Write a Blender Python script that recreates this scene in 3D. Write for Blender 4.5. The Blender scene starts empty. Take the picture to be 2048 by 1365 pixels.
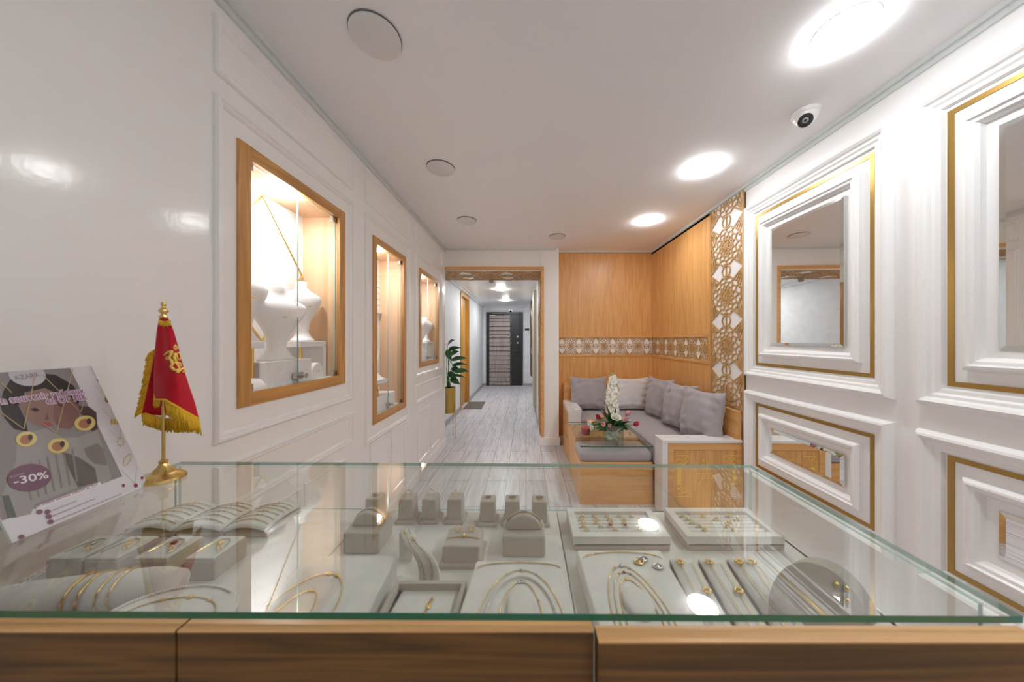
import bpy, bmesh, math, random
from mathutils import Vector, Matrix
random.seed(7)
sc = bpy.context.scene
COL = sc.collection
F = 600.0; CX = 1052.0; CY = 681.0; CH = 1.39      # focal length in px, vanishing point, camera height
XL = -1.07; XR = 1.725; HC = 2.60                    # left wall, right wall, ceiling

# ---------------------------------------------------------------- camera
cam = bpy.data.cameras.new('camera'); co = bpy.data.objects.new('camera', cam); COL.objects.link(co)
co.location = (0, 0, CH); co.rotation_euler = (math.pi/2, 0, 0)
cam.sensor_width = 36; cam.lens = F/2048*36
cam.shift_x = -(CX-1024)/2048; cam.shift_y = (CY-682.5)/2048
cam.clip_start = 0.02
cam.dof.use_dof = True; cam.dof.focus_distance = 2.6; cam.dof.aperture_fstop = 3.6
sc.camera = co
# ---------------------------------------------------------------- world + exposure
w = bpy.data.worlds.new('world'); sc.world = w; w.use_nodes = True
w.node_tree.nodes['Background'].inputs[0].default_value = (.9, .93, 1, 1)
w.node_tree.nodes['Background'].inputs[1].default_value = 0.05
sc.view_settings.view_transform = 'Standard'; sc.view_settings.look = 'None'
sc.view_settings.gamma = 1; sc.view_settings.use_curve_mapping = False
sc.view_settings.exposure = 1.86
LAMP = 18.0       # emission of the round ceiling panels
try:
    sc.cycles.transparent_max_bounces = 32; sc.cycles.max_bounces = 14; sc.cycles.diffuse_bounces = 9
    sc.cycles.caustics_reflective = False; sc.cycles.caustics_refractive = False
    sc.cycles.sample_clamp_indirect = 4
except Exception: pass

# ---------------------------------------------------------------- pixel helpers
def P(x, y, Y): return Vector(((x-CX)/F*Y, Y, CH-(y-CY)/F*Y))
def yL(x, X=XL): return F*X/(x-CX)
def zL(x, y, X=XL): return CH-(y-CY)*X/(x-CX)
def yR(x, X=XR): return F*X/(x-CX)
def zR(x, y, X=XR): return CH-(y-CY)*X/(x-CX)
def D(x, y, drop): # point on a horizontal plane 'drop' below the camera
    Y = F*drop/(y-CY); return Vector(((x-CX)/F*Y, Y, CH-drop))

# ---------------------------------------------------------------- mesh builder
class MB:
    def __init__(s): s.v=[]; s.f=[]; s.m=[]
    def add(s, vs, fs, mi=0, M=None):
        b=len(s.v)
        for p in vs: s.v.append(tuple(M@Vector(p)) if M else tuple(p))
        for f in fs: s.f.append([b+i for i in f]); s.m.append(mi)
        return s
    def box(s, x0,x1,y0,y1,z0,z1, mi=0, M=None):
        v=[(x0,y0,z0),(x1,y0,z0),(x1,y1,z0),(x0,y1,z0),(x0,y0,z1),(x1,y0,z1),(x1,y1,z1),(x0,y1,z1)]
        return s.add(v,[(0,3,2,1),(4,5,6,7),(0,1,5,4),(1,2,6,5),(2,3,7,6),(3,0,4,7)],mi,M)
    def prism(s, poly, d, mi=0, mside=None, M=None):
        """poly: list of 3D points, extruded by vector d"""
        n=len(poly); d=Vector(d); A=[Vector(p) for p in poly]; B=[p+d for p in A]
        ms=mi if mside is None else mside
        s.add(A+B,[tuple(range(n))[::-1], tuple(range(n,2*n))],mi,M)
        s.add(A+B,[(i,(i+1)%n,n+(i+1)%n,n+i) for i in range(n)],ms,M)
        return s
    def lathe(s, prof, c=(0,0,0), n=24, mi=0, M=None, sx=1, sy=1, cap=True):
        vs=[];fs=[]
        for r,z in prof:
            for k in range(n):
                a=2*math.pi*k/n; vs.append((c[0]+r*sx*math.cos(a),c[1]+r*sy*math.sin(a),c[2]+z))
        for i in range(len(prof)-1):
            for k in range(n):
                fs.append((i*n+k,i*n+(k+1)%n,(i+1)*n+(k+1)%n,(i+1)*n+k))
        if cap:
            fs.append(tuple(range(n))[::-1]); fs.append(tuple(range((len(prof)-1)*n,len(prof)*n)))
        return s.add(vs,fs,mi,M)
    def cyl(s, c, r, h, n=24, mi=0, M=None): return s.lathe([(r,0),(r,h)],c,n,mi,M)
    def tube(s, pts, r, n=8, mi=0, M=None, closed=False, cap=True):
        pts=[Vector(p) for p in pts]; N=len(pts); rr=r if hasattr(r,'__len__') else [r]*N
        vs=[];fs=[];up=Vector((0,0,1)); prev=None
        for i,p in enumerate(pts):
            if closed: t=(pts[(i+1)%N]-pts[i-1])
            else: t=pts[min(i+1,N-1)]-pts[max(i-1,0)]
            if t.length<1e-9: t=Vector((0,0,1))
            t.normalize()
            if prev is None:
                a=t.cross(up)
                if a.length<.05: a=t.cross(Vector((1,0,0)))
            else: a=prev-t*prev.dot(t)
            if a.length<1e-6: a=t.orthogonal()
            a.normalize(); b=t.cross(a); prev=a
            for k in range(n):
                q=2*math.pi*k/n; vs.append(p+(a*math.cos(q)+b*math.sin(q))*rr[i])
        for i in range(N if closed else N-1):
            for k in range(n):
                j=(i+1)%N
                fs.append((i*n+k,i*n+(k+1)%n,j*n+(k+1)%n,j*n+k))
        if not closed and cap: fs.append(tuple(range(n))[::-1]); fs.append(tuple(range((N-1)*n,N*n)))
        return s.add(vs,fs,mi,M)
    def ball(s, c, r, mi=0, M=None, n=10, m=7, sc_=(1,1,1)):
        vs=[(c[0],c[1],c[2]+r*sc_[2])];fs=[]
        for i in range(1,m):
            t=math.pi*i/m
            for k in range(n):
                a=2*math.pi*k/n
                vs.append((c[0]+r*sc_[0]*math.sin(t)*math.cos(a),c[1]+r*sc_[1]*math.sin(t)*math.sin(a),c[2]+r*sc_[2]*math.cos(t)))
        vs.append((c[0],c[1],c[2]-r*sc_[2])); L=len(vs)-1
        for k in range(n): fs.append((0,1+k,1+(k+1)%n)); fs.append((L,1+(m-2)*n+(k+1)%n,1+(m-2)*n+k))
        for i in range(m-2):
            for k in range(n): fs.append((1+i*n+k,1+(i+1)*n+k,1+(i+1)*n+(k+1)%n,1+i*n+(k+1)%n))
        return s.add(vs,fs,mi,M)
    def grid(s, fn, nu, nv, mi=0, M=None, thick=0, nrm=None):
        vs=[fn(i/nu,j/nv) for j in range(nv+1) for i in range(nu+1)]
        fs=[(j*(nu+1)+i,j*(nu+1)+i+1,(j+1)*(nu+1)+i+1,(j+1)*(nu+1)+i) for j in range(nv) for i in range(nu)]
        return s.add(vs,fs,mi,M)
    def ring(s, mp, a0,a1,b0,b1, prof, mi=0):
        """mitred rectangular moulding; prof = [(inset, height)...]; mp(a,b,h)->xyz"""
        vs=[];fs=[];n=len(prof)
        for d,h in prof:
            for a,b in ((a0+d,b0+d),(a1-d,b0+d),(a1-d,b1-d),(a0+d,b1-d)): vs.append(mp(a,b,h))
        for i in range(n-1):
            for k in range(4): fs.append((i*4+k,i*4+(k+1)%4,(i+1)*4+(k+1)%4,(i+1)*4+k))
        return s.add(vs,fs,mi)

def basis(o, u, v, n):
    M=Matrix(((u[0],v[0],n[0],o[0]),(u[1],v[1],n[1],o[1]),(u[2],v[2],n[2],o[2]),(0,0,0,1))); return M
def TR(x=0,y=0,z=0,rz=0,rx=0,ry=0,s=1):
    return Matrix.Translation((x,y,z))@Matrix.Rotation(rz,4,'Z')@Matrix.Rotation(ry,4,'Y')@Matrix.Rotation(rx,4,'X')@Matrix.Scale(s,4)

def wloc(o):
    L=Vector((0,0,0))
    while o is not None: L+=o.location; o=o.parent
    return L
def link(name, mb, mats, parent=None, loc=None, smooth=False, bevel=0, seg=2, sub=0, label=None, local=False, recalc=True, autosm=None):
    me=bpy.data.meshes.new(name)
    off = wloc(parent) if (parent is not None and not local) else Vector((0,0,0))
    if loc is not None: off = off+Vector(loc)
    bm=bmesh.new()
    vs=[bm.verts.new(Vector(p)-off) for p in mb.v]
    for f,mi in zip(mb.f,mb.m):
        try:
            ff=bm.faces.new([vs[i] for i in f]); ff.material_index=mi; ff.smooth=smooth
        except ValueError: pass
    if not getattr(mb,'keep',False): bmesh.ops.remove_doubles(bm, verts=bm.verts, dist=1e-6)
    if recalc: bmesh.ops.recalc_face_normals(bm, faces=bm.faces)
    bm.to_mesh(me); bm.free()
    if not isinstance(mats,(list,tuple)): mats=[mats]
    for m in mats: me.materials.append(m)
    o=bpy.data.objects.new(name,me); COL.objects.link(o)
    if parent is not None: o.parent=parent
    if loc is not None: o.location=loc
    if bevel:
        b=o.modifiers.new('bevel','BEVEL'); b.width=bevel; b.segments=seg; b.limit_method='ANGLE'; b.angle_limit=math.radians(40)
        b.harden_normals=False
        if not smooth:
            for p in me.polygons: p.use_smooth=False
    if sub:
        b=o.modifiers.new('sub','SUBSURF'); b.levels=sub; b.render_levels=sub
    if label: o['label']=label
    if smooth and autosm is not None:
        try: me.set_sharp_from_angle(angle=math.radians(autosm))
        except Exception: pass
    return o
def struct(name, mb, mats, **k):
    o=link(name, mb, mats, **k)
    if o.parent is None: o['kind']='structure'
    return o
def thing(name, label, cat, loc=(0,0,0), group=None):
    o=bpy.data.objects.new(name,None); COL.objects.link(o); o.location=loc; o.empty_display_size=.05
    o['label']=label; o['category']=cat
    if group: o['group']=group
    return o
def tag(o, label, cat, group=None):
    o['label']=label; o['category']=cat
    if group: o['group']=group
    return o
def dup(root, loc, label, group=None, rz=None):
    r=root.copy(); COL.objects.link(r); r.location=loc; r['label']=label
    if rz is not None: r.rotation_euler=(0,0,rz)
    if group: r['group']=group
    for ch in list(root.children):
        c=ch.copy(); COL.objects.link(c); c.parent=r
        for g in list(ch.children):
            d=g.copy(); COL.objects.link(d); d.parent=c
    return r
_tc={}
def text_into(mb, s, size, M, mi=0, bold=0.0, space=1.0, ext=0.0004, align='LEFT'):
    key=(s,bold,space,align)
    if key not in _tc:
        cu=bpy.data.curves.new('t','FONT'); cu.body=s; cu.size=1; cu.offset=bold; cu.space_character=space; cu.align_x=align
        cu.resolution_u=3
        to=bpy.data.objects.new('t',cu); COL.objects.link(to)
        dg=bpy.context.evaluated_depsgraph_get(); ev=to.evaluated_get(dg); me=ev.to_mesh()
        _tc[key]=([tuple(v.co) for v in me.vertices],[tuple(p.vertices) for p in me.polygons])
        ev.to_mesh_clear(); bpy.data.objects.remove(to); bpy.data.curves.remove(cu)
    vs,fs=_tc[key]
    mb.add([(x*size,y*size,z+ext) for x,y,z in vs],fs,mi,M)

# ---------------------------------------------------------------- materials
def nt(name):
    m=bpy.data.materials.new(name); m.use_nodes=True; t=m.node_tree; return m,t,t.nodes['Principled BSDF']
def setp(b, **k):
    names={'rough':'Roughness','metal':'Metallic','coat':'Coat Weight','coatr':'Coat Roughness','spec':'Specular IOR Level','sheen':'Sheen Weight','trans':'Transmission Weight','ior':'IOR','sss':'Subsurface Weight','alpha':'Alpha'}
    for a,v in k.items(): b.inputs[names[a]].default_value=v
def mat(name, c, bump=0, bscale=50, var=0, vscale=4, emit=None, **k):
    m,t,b=nt(name); b.inputs['Base Color'].default_value=(*c,1); setp(b,**k); N=t.nodes; L=t.links
    if bump or var: tc=N.new('ShaderNodeTexCoord')
    if bump:
        n=N.new('ShaderNodeTexNoise'); n.inputs['Scale'].default_value=bscale; n.inputs['Detail'].default_value=4
        L.new(tc.outputs['Object'],n.inputs['Vector'])
        bp=N.new('ShaderNodeBump'); bp.inputs['Strength'].default_value=bump; bp.inputs['Distance'].default_value=.002
        L.new(n.outputs['Fac'],bp.inputs['Height']); L.new(bp.outputs['Normal'],b.inputs['Normal'])
        if k.get('coat'): L.new(bp.outputs['Normal'],b.inputs['Coat Normal'])
    if var:
        n=N.new('ShaderNodeTexNoise'); n.inputs['Scale'].default_value=vscale; n.inputs['Detail'].default_value=5
        L.new(tc.outputs['Object'],n.inputs['Vector'])
        r=N.new('ShaderNodeValToRGB'); r.color_ramp.elements[0].position=.3; r.color_ramp.elements[1].position=.7
        r.color_ramp.elements[0].color=(*[x*(1-var) for x in c],1); r.color_ramp.elements[1].color=(*[min(1,x*(1+var)) for x in c],1)
        L.new(n.outputs['Fac'],r.inputs['Fac']); L.new(r.outputs['Color'],b.inputs['Base Color'])
    if emit: b.inputs['Emission Color'].default_value=(*emit[:3],1); b.inputs['Emission Strength'].default_value=emit[3]
    return m
def wood(name, c1, c2, axis='Z', scale=1.0, rough=.4, coat=.15, grain=1.0, rot=0.0):
    m,t,b=nt(name); setp(b,rough=rough,coat=coat,coatr=.25); N=t.nodes; L=t.links
    tc=N.new('ShaderNodeTexCoord'); mp=N.new('ShaderNodeMapping')
    s={'X':(.6,9,9),'Y':(9,.6,9),'Z':(9,9,.6)}[axis]; mp.inputs['Scale'].default_value=[q*scale for q in s]; mp.inputs['Rotation'].default_value=(0,rot,0)
    L.new(tc.outputs['Object'],mp.inputs['Vector'])
    n1=N.new('ShaderNodeTexNoise'); n1.inputs['Scale'].default_value=1.1; n1.inputs['Detail'].default_value=3; n1.inputs['Distortion'].default_value=.6
    L.new(mp.outputs['Vector'],n1.inputs['Vector'])
    mu=N.new('ShaderNodeMath'); mu.operation='MULTIPLY'; mu.inputs[1].default_value=9*grain; L.new(n1.outputs['Fac'],mu.inputs[0])
    fr=N.new('ShaderNodeMath'); fr.operation='PINGPONG'; fr.inputs[1].default_value=1; L.new(mu.outputs[0],fr.inputs[0])
    mp2=N.new('ShaderNodeMapping'); s2={'X':(4,150,150),'Y':(150,4,150),'Z':(150,150,4)}[axis]; mp2.inputs['Scale'].default_value=s2
    L.new(tc.outputs['Object'],mp2.inputs['Vector'])
    n2=N.new('ShaderNodeTexNoise'); n2.inputs['Scale'].default_value=1.2; n2.inputs['Detail'].default_value=4; L.new(mp2.outputs['Vector'],n2.inputs['Vector'])
    mx=N.new('ShaderNodeMix'); mx.data_type='FLOAT'; mx.inputs[0].default_value=.55
    L.new(fr.outputs[0],mx.inputs[2]); L.new(n2.outputs['Fac'],mx.inputs[3])
    r=N.new('ShaderNodeValToRGB'); r.color_ramp.elements[0].position=.25; r.color_ramp.elements[1].position=.75
    r.color_ramp.elements[0].color=(*c2,1); r.color_ramp.elements[1].color=(*c1,1)
    L.new(mx.outputs[0],r.inputs['Fac']); L.new(r.outputs['Color'],b.inputs['Base Color'])
    bp=N.new('ShaderNodeBump'); bp.inputs['Strength'].default_value=.12; bp.inputs['Distance'].default_value=.002
    L.new(n2.outputs['Fac'],bp.inputs['Height']); L.new(bp.outputs['Normal'],b.inputs['Normal'])
    return m
def glass(name, tint=(.93,.97,.95), ior=1.75, rough=0.0, gl=(1,1,1)):
    m=bpy.data.materials.new(name); m.use_nodes=True; t=m.node_tree; N=t.nodes; L=t.links
    N.remove(N['Principled BSDF']); out=N['Material Output']
    tr=N.new('ShaderNodeBsdfTransparent'); tr.inputs[0].default_value=(*tint,1)
    g=N.new('ShaderNodeBsdfGlossy'); g.inputs['Roughness'].default_value=rough; g.inputs['Color'].default_value=(*gl,1)
    fz=N.new('ShaderNodeFresnel'); fz.inputs['IOR'].default_value=ior
    ge=N.new('ShaderNodeNewGeometry'); inv=N.new('ShaderNodeMath'); inv.operation='SUBTRACT'; inv.inputs[0].default_value=1
    L.new(ge.outputs['Backfacing'],inv.inputs[1]); mu=N.new('ShaderNodeMath'); mu.operation='MULTIPLY'
    L.new(fz.outputs[0],mu.inputs[0]); L.new(inv.outputs[0],mu.inputs[1])
    mx=N.new('ShaderNodeMixShader'); L.new(mu.outputs[0],mx.inputs[0]); L.new(tr.outputs[0],mx.inputs[1]); L.new(g.outputs[0],mx.inputs[2])
    L.new(mx.outputs[0],out.inputs['Surface']); return m

M_wall=mat('white_gloss_paint',(.86,.855,.835),rough=.42,coat=.7,coatr=.13,bump=.14,bscale=35)
M_white=mat('white_satin_paint',(.87,.87,.865),rough=.38,coat=.3,coatr=.2)
M_matte=mat('white_matte_paint',(.86,.85,.83),rough=.6,bump=.1,bscale=80)
M_ceil=mat('ceiling_paint',(.86,.855,.86),rough=.75,bump=.05,bscale=120)
M_corn=mat('pale_cornice_paint',(.66,.70,.69),rough=.35,coat=.3)
M_plast=mat('trowelled_plaster',(.76,.77,.79),rough=.55,bump=.9,bscale=9,var=.05,vscale=7)
OAK1=(.76,.42,.155); OAK2=(.63,.32,.10)
M_oak=wood('oak_vertical',OAK1,OAK2,'Z',scale=1.5); M_oakx=wood('oak_horizontal',OAK1,OAK2,'X'); M_oaky=wood('oak_lengthwise',OAK1,OAK2,'Y')
M_niche=wood('pale_oak_lining',(.70,.47,.29),(.60,.38,.21),'Z',grain=.6,rough=.5,coat=.05)
M_frame=wood('oak_frame_vertical',(.62,.32,.095),(.44,.21,.055),'Z',scale=1.6); M_framey=wood('oak_frame_lengthwise',(.62,.32,.095),(.44,.21,.055),'Y',scale=1.6)
M_door=wood('oak_doors_shaded',(.22,.10,.020),(.095,.042,.008),'X',scale=1.5,grain=1.3,rough=.6,coat=0,rot=.10)  # door fronts: oak darkened in the colour itself to carry their shade
M_doortop=wood('oak_door_top_lit',(.78,.46,.20),(.64,.35,.14),'X',scale=1.5)  # same doors' top edge in lighter oak, as if catching the light
M_lat=wood('cut_wood_lattice',(.60,.36,.14),(.46,.26,.09),'Z',rough=.5,coat=.05)
M_gold=mat('brushed_gold',(.46,.29,.085),metal=.75,rough=.34)
M_goldm=mat('polished_gold',(.95,.66,.22),metal=1,rough=.14)
M_brass=mat('brass',(.72,.50,.18),metal=1,rough=.22)
M_pot=mat('gold_painted_pot',(.55,.38,.10),metal=.55,rough=.38)
M_mirror=mat('mirror_silver',(.93,.94,.93),metal=1,rough=0.0)
M_bevel=mat('bevelled_mirror_edge',(.85,.9,.88),metal=1,rough=.03)
M_steel=mat('brushed_steel',(.62,.61,.60),metal=1,rough=.25)
M_dark=mat('black_plastic',(.018,.018,.02),rough=.3)
M_glass=glass('counter_glass',(.965,.988,.978),2.0)
M_pane=glass('door_glass',(.975,.986,.982),1.5)
M_clear=glass('clear_vase_glass',(.84,.90,.87),2.0)
M_green=mat('green_glass_edge',(.0,.17,.105),rough=.12,emit=None,coat=.5)
M_paleg=mat('pale_glass_edge',(.30,.50,.44),rough=.15,coat=.5)
M_suede=mat('cream_suede',(.74,.70,.645),rough=.9,sheen=.5,bump=.25,bscale=300,var=.06,vscale=30)
M_taupe=mat('taupe_suede',(.49,.43,.365),rough=.9,sheen=.4,bump=.25,bscale=300)
M_leather=mat('white_leatherette',(.88,.86,.845),rough=.5,bump=.15,bscale=200)
M_silk=mat('white_textured_board',(.87,.855,.85),rough=.6,bump=.3,bscale=160,var=.05,vscale=60)
M_fab=mat('grey_upholstery',(.375,.345,.36),rough=.9,sheen=.4,bump=.5,bscale=420,var=.10,vscale=260)
M_fab2=mat('pale_grey_upholstery',(.68,.66,.65),rough=.9,sheen=.4,bump=.5,bscale=420,var=.08,vscale=260)
M_slab=mat('white_lacquer',(.80,.79,.78),rough=.35,coat=.3)
M_gap=mat('shadow_gap_grey',(.22,.21,.21),rough=.7)
M_lampoff=mat('unlit_diffuser',(.72,.705,.70),rough=.5)
M_lamp=mat('lit_diffuser',(.9,.9,.9),rough=.5,emit=(.97,.985,1,LAMP))
M_lampn=mat('lit_niche_diffuser',(.9,.9,.9),rough=.5,emit=(.94,.96,1,LAMP*2.4))
M_lampc=mat('lit_corridor_diffuser',(.9,.9,.9),rough=.5,emit=(.95,.97,1,LAMP*2.6))
M_red=mat('red_satin_cloth',(.50,.004,.018),rough=.6,bump=.15,bscale=300,spec=.25)
M_fringe=mat('gold_fringe_thread',(.85,.50,.02),rough=.75,bump=.6,bscale=500)
M_emb=mat('gold_embroidery',(.90,.60,.12),rough=.45,metal=.25)
M_leaf=mat('dark_green_leaf',(.022,.105,.025),rough=.35,coat=.2,var=.3,vscale=12)
M_leaf2=mat('fresh_green_leaf',(.06,.22,.03),rough=.45,var=.25,vscale=30)
M_petalw=mat('cream_white_petal',(.86,.85,.74),rough=.6,sss=.0)
M_petalp=mat('pink_petal',(.78,.33,.36),rough=.55,var=.25,vscale=40)
M_petalr=mat('crimson_petal',(.42,.008,.035),rough=.5)
M_pebble=mat('white_pebble',(.82,.81,.79),rough=.35)
M_wax=mat('red_candle_wax',(.62,.03,.03),rough=.4)
M_pearl=mat('pearl',(.84,.80,.74),rough=.2,coat=.6)
M_gem=mat('red_stone',(.25,.01,.02),rough=.08,coat=1)
M_silver=mat('silver_stones',(.55,.55,.56),metal=1,rough=.18)
M_soil=mat('dark_soil',(.03,.02,.015),rough=.9)

def floor_mat():
    m,t,b=nt('grey_laminate_planks'); N=t.nodes; L=t.links; setp(b,rough=.38,coat=.12,coatr=.2)
    tc=N.new('ShaderNodeTexCoord'); mp=N.new('ShaderNodeMapping'); mp.inputs['Rotation'].default_value=(0,0,math.pi/2)
    L.new(tc.outputs['Object'],mp.inputs['Vector'])
    br=N.new('ShaderNodeTexBrick'); br.inputs['Scale'].default_value=1; br.inputs['Brick Width'].default_value=1.25; br.inputs['Row Height'].default_value=.19
    br.inputs['Mortar Size'].default_value=.0028; br.inputs['Mortar Smooth'].default_value=.2; br.offset=.37
    br.inputs['Color1'].default_value=(.60,.60,.63,1); br.inputs['Color2'].default_value=(.67,.67,.70,1); br.inputs['Mortar'].default_value=(.22,.215,.22,1)
    L.new(mp.outputs['Vector'],br.inputs['Vector'])
    m2=N.new('ShaderNodeMapping'); m2.inputs['Scale'].default_value=(12,1.1,1); L.new(tc.outputs['Object'],m2.inputs['Vector'])
    n=N.new('ShaderNodeTexNoise'); n.inputs['Scale'].default_value=2.2; n.inputs['Detail'].default_value=8; n.inputs['Distortion'].default_value=1.1; L.new(m2.outputs['Vector'],n.inputs['Vector'])
    r=N.new('ShaderNodeValToRGB'); r.color_ramp.elements[0].position=.30; r.color_ramp.elements[0].color=(.80,.79,.79,1); r.color_ramp.elements[1].position=.62; r.color_ramp.elements[1].color=(1.08,1.08,1.08,1)
    L.new(n.outputs['Fac'],r.inputs['Fac'])
    m3=N.new('ShaderNodeMapping'); m3.inputs['Scale'].default_value=(70,2.2,1); L.new(tc.outputs['Object'],m3.inputs['Vector'])
    n3=N.new('ShaderNodeTexNoise'); n3.inputs['Scale'].default_value=1.3; n3.inputs['Detail'].default_value=6; L.new(m3.outputs['Vector'],n3.inputs['Vector'])
    r3=N.new('ShaderNodeValToRGB'); r3.color_ramp.elements[0].position=.36; r3.color_ramp.elements[0].color=(.72,.70,.70,1); r3.color_ramp.elements[1].position=.44; r3.color_ramp.elements[1].color=(1,1,1,1)
    L.new(n3.outputs['Fac'],r3.inputs['Fac'])
    x=N.new('ShaderNodeMix'); x.data_type='RGBA'; x.blend_type='MULTIPLY'; x.inputs[0].default_value=1
    L.new(br.outputs['Color'],x.inputs[6]); L.new(r.outputs['Color'],x.inputs[7])
    y=N.new('ShaderNodeMix'); y.data_type='RGBA'; y.blend_type='MULTIPLY'; y.inputs[0].default_value=.8
    L.new(x.outputs[2],y.inputs[6]); L.new(r3.outputs['Color'],y.inputs[7]); L.new(y.outputs[2],b.inputs['Base Color'])
    return m
M_floor=floor_mat()

# ================================================================= THE ROOM
YB=3.97; YS=4.61; YW=4.08; YE=9.07; XC=-1.30; XJ=.20; HCC=2.43
struct('floor', MB().box(-1.6,2.0,-1.9,9.4,-.1,0), M_floor)
struct('ceiling', MB().box(-1.5,1.95,-1.8,4.70,HC,HC+.1), M_ceil)
struct('ceiling', MB().box(-1.5,.6,YS,9.3,HCC,HCC+.1), M_white)
# left wall with three openings for the niches  (Y0,Y1,Z0,Z1)
WIN=[(1.109,1.764,1.137,2.14),(2.091,2.664,.797,2.127),(3.0,3.667,1.115,2.12)]
lw=MB(); y=-1.7
for (a,b,c,d) in WIN:
    lw.box(-1.30,XL,y,a+.02,0,HC); lw.box(-1.30,XL,a+.02,b-.02,0,c+.02); lw.box(-1.30,XL,a+.02,b-.02,d-.02,HC); y=b-.02
lw.box(-1.30,XL,y,YB,0,HC)
for (a,b,c,d) in WIN: lw.box(-1.36,-1.295,a-.02,b+.02,c-.02,d+.02)
struct('wall_left', lw, M_wall)
struct('wall_behind', MB().box(-1.4,1.9,-1.9,-1.7,0,HC), M_matte)
struct('wall_right', MB().box(XR,XR+.15,-1.8,4.3,0,HC), M_white)
struct('wall_back', MB().box(XC-.1,XJ,YB,YS,2.32,HC).box(XJ,.433,YB-.01,YS,0,HC).box(.433,XR+.1,YW+.012,YS,0,HC), M_matte)
struct('wall_corridor_left', MB().box(XC-.15,XC,YB-.2,5.95,0,HCC+.02).box(XC-.15,XC,6.78,YE+.1,0,HCC+.02).box(XC-.15,XC,5.95,6.78,2.34,HCC+.02).box(XC-.25,XC-.15,5.8,7,0,HCC), M_plast)
struct('wall_corridor_right', MB().box(XJ,XJ+.15,YS,YE+.1,0,HCC+.02), M_plast)
struct('wall_corridor_end', MB().box(XC-.1,XJ+.1,YE,YE+.15,0,HCC+.02), M_plast)
# baseboards
struct('baseboard_left', MB().box(XL,XL+.016,-1.7,YB,0,.10).box(-1.30,XL+.016,YB,YB+.016,0,.10), M_white, bevel=.003)
struct('baseboard_back', MB().box(XJ-.016,.449,YB-.026,YB-.01,0,.11).box(.433,.449,YB-.02,YW,0,.11).box(XJ-.016,XJ,YB-.02,YS,0,.11).box(.449,.52,YW-.016,YW,0,.10), M_white, bevel=.003)
mb_=mat('grey_baseboard',(.42,.39,.38),rough=.5)
struct('baseboard_corridor', MB().box(XC,XC+.014,4.0,5.93,0,.09).box(XC,XC+.014,6.8,YE,0,.09).box(XC,-1.20,YE-.014,YE,0,.09).box(-.08,XJ,YE-.014,YE,0,.09).box(XJ-.014,XJ,YS,YE,0,.09), mb_)
# ceiling trims
tr=MB()
for d,h0,h1 in ((.012,HC-.045,HC-.022),(.026,HC-.022,HC)): tr.box(XL,XL+d,-1.7,YB,h0,h1)
tr.box(XL,.40,YB-.024,YB-.0,HC-.02,HC)
struct('trim_1', tr, M_corn)
tr=MB()
tr.box(XR-.012,XR,-1.7,YW,HC-.045,HC-.022).box(XR-.026,XR,-1.7,YW,HC-.022,HC).box(.433,XR,YW-.024,YW,HC-.022,HC)
struct('trim_2', tr, M_corn)
struct('trim_3', MB().box(XC,XC+.05,YS,YE,HCC-.05,HCC).box(XC,XC+.09,YS,YE,HCC-.02,HCC).box(XC,XJ,YE-.04,YE,HCC-.04,HCC), M_plast, bevel=.006)
# left wall mouldings
mpL=lambda a,b,h:(XL+h,a,b)
PR=[(0,0),(0,.010),(.005,.018),(.012,.018),(.016,.010),(.024,.012),(.030,.006),(.033,0)]
n=3
bays=[(1.024,1.842),(1.985,2.735),(2.885,3.79)]
for i,(a,b) in enumerate(bays):
    n+=1; m=MB().ring(mpL,a,b,2.31,2.51,PR)
    lo=(1.033,.69,1.03)[i]
    m.ring(mpL,a,b,lo,2.24,PR)
    if i!=1: m.ring(mpL,a,b,.77,.955,PR)
    PV=[(0,0),(0,.008),(.012,.012),(.020,.004),(.022,0)]
    c=(a+b)/2
    if i>0:
        m.ring(mpL,a+.07,c-.01,.16,.68,PV); m.ring(mpL,c+.01,b-.07,.16,.68,PV)
    else: m.ring(mpL,a+.07,c-.01,.16,.70,PV); m.ring(mpL,c+.01,b-.07,.16,.70,PV)
    struct('trim_%d'%n, m, M_wall, recalc=True)
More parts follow.
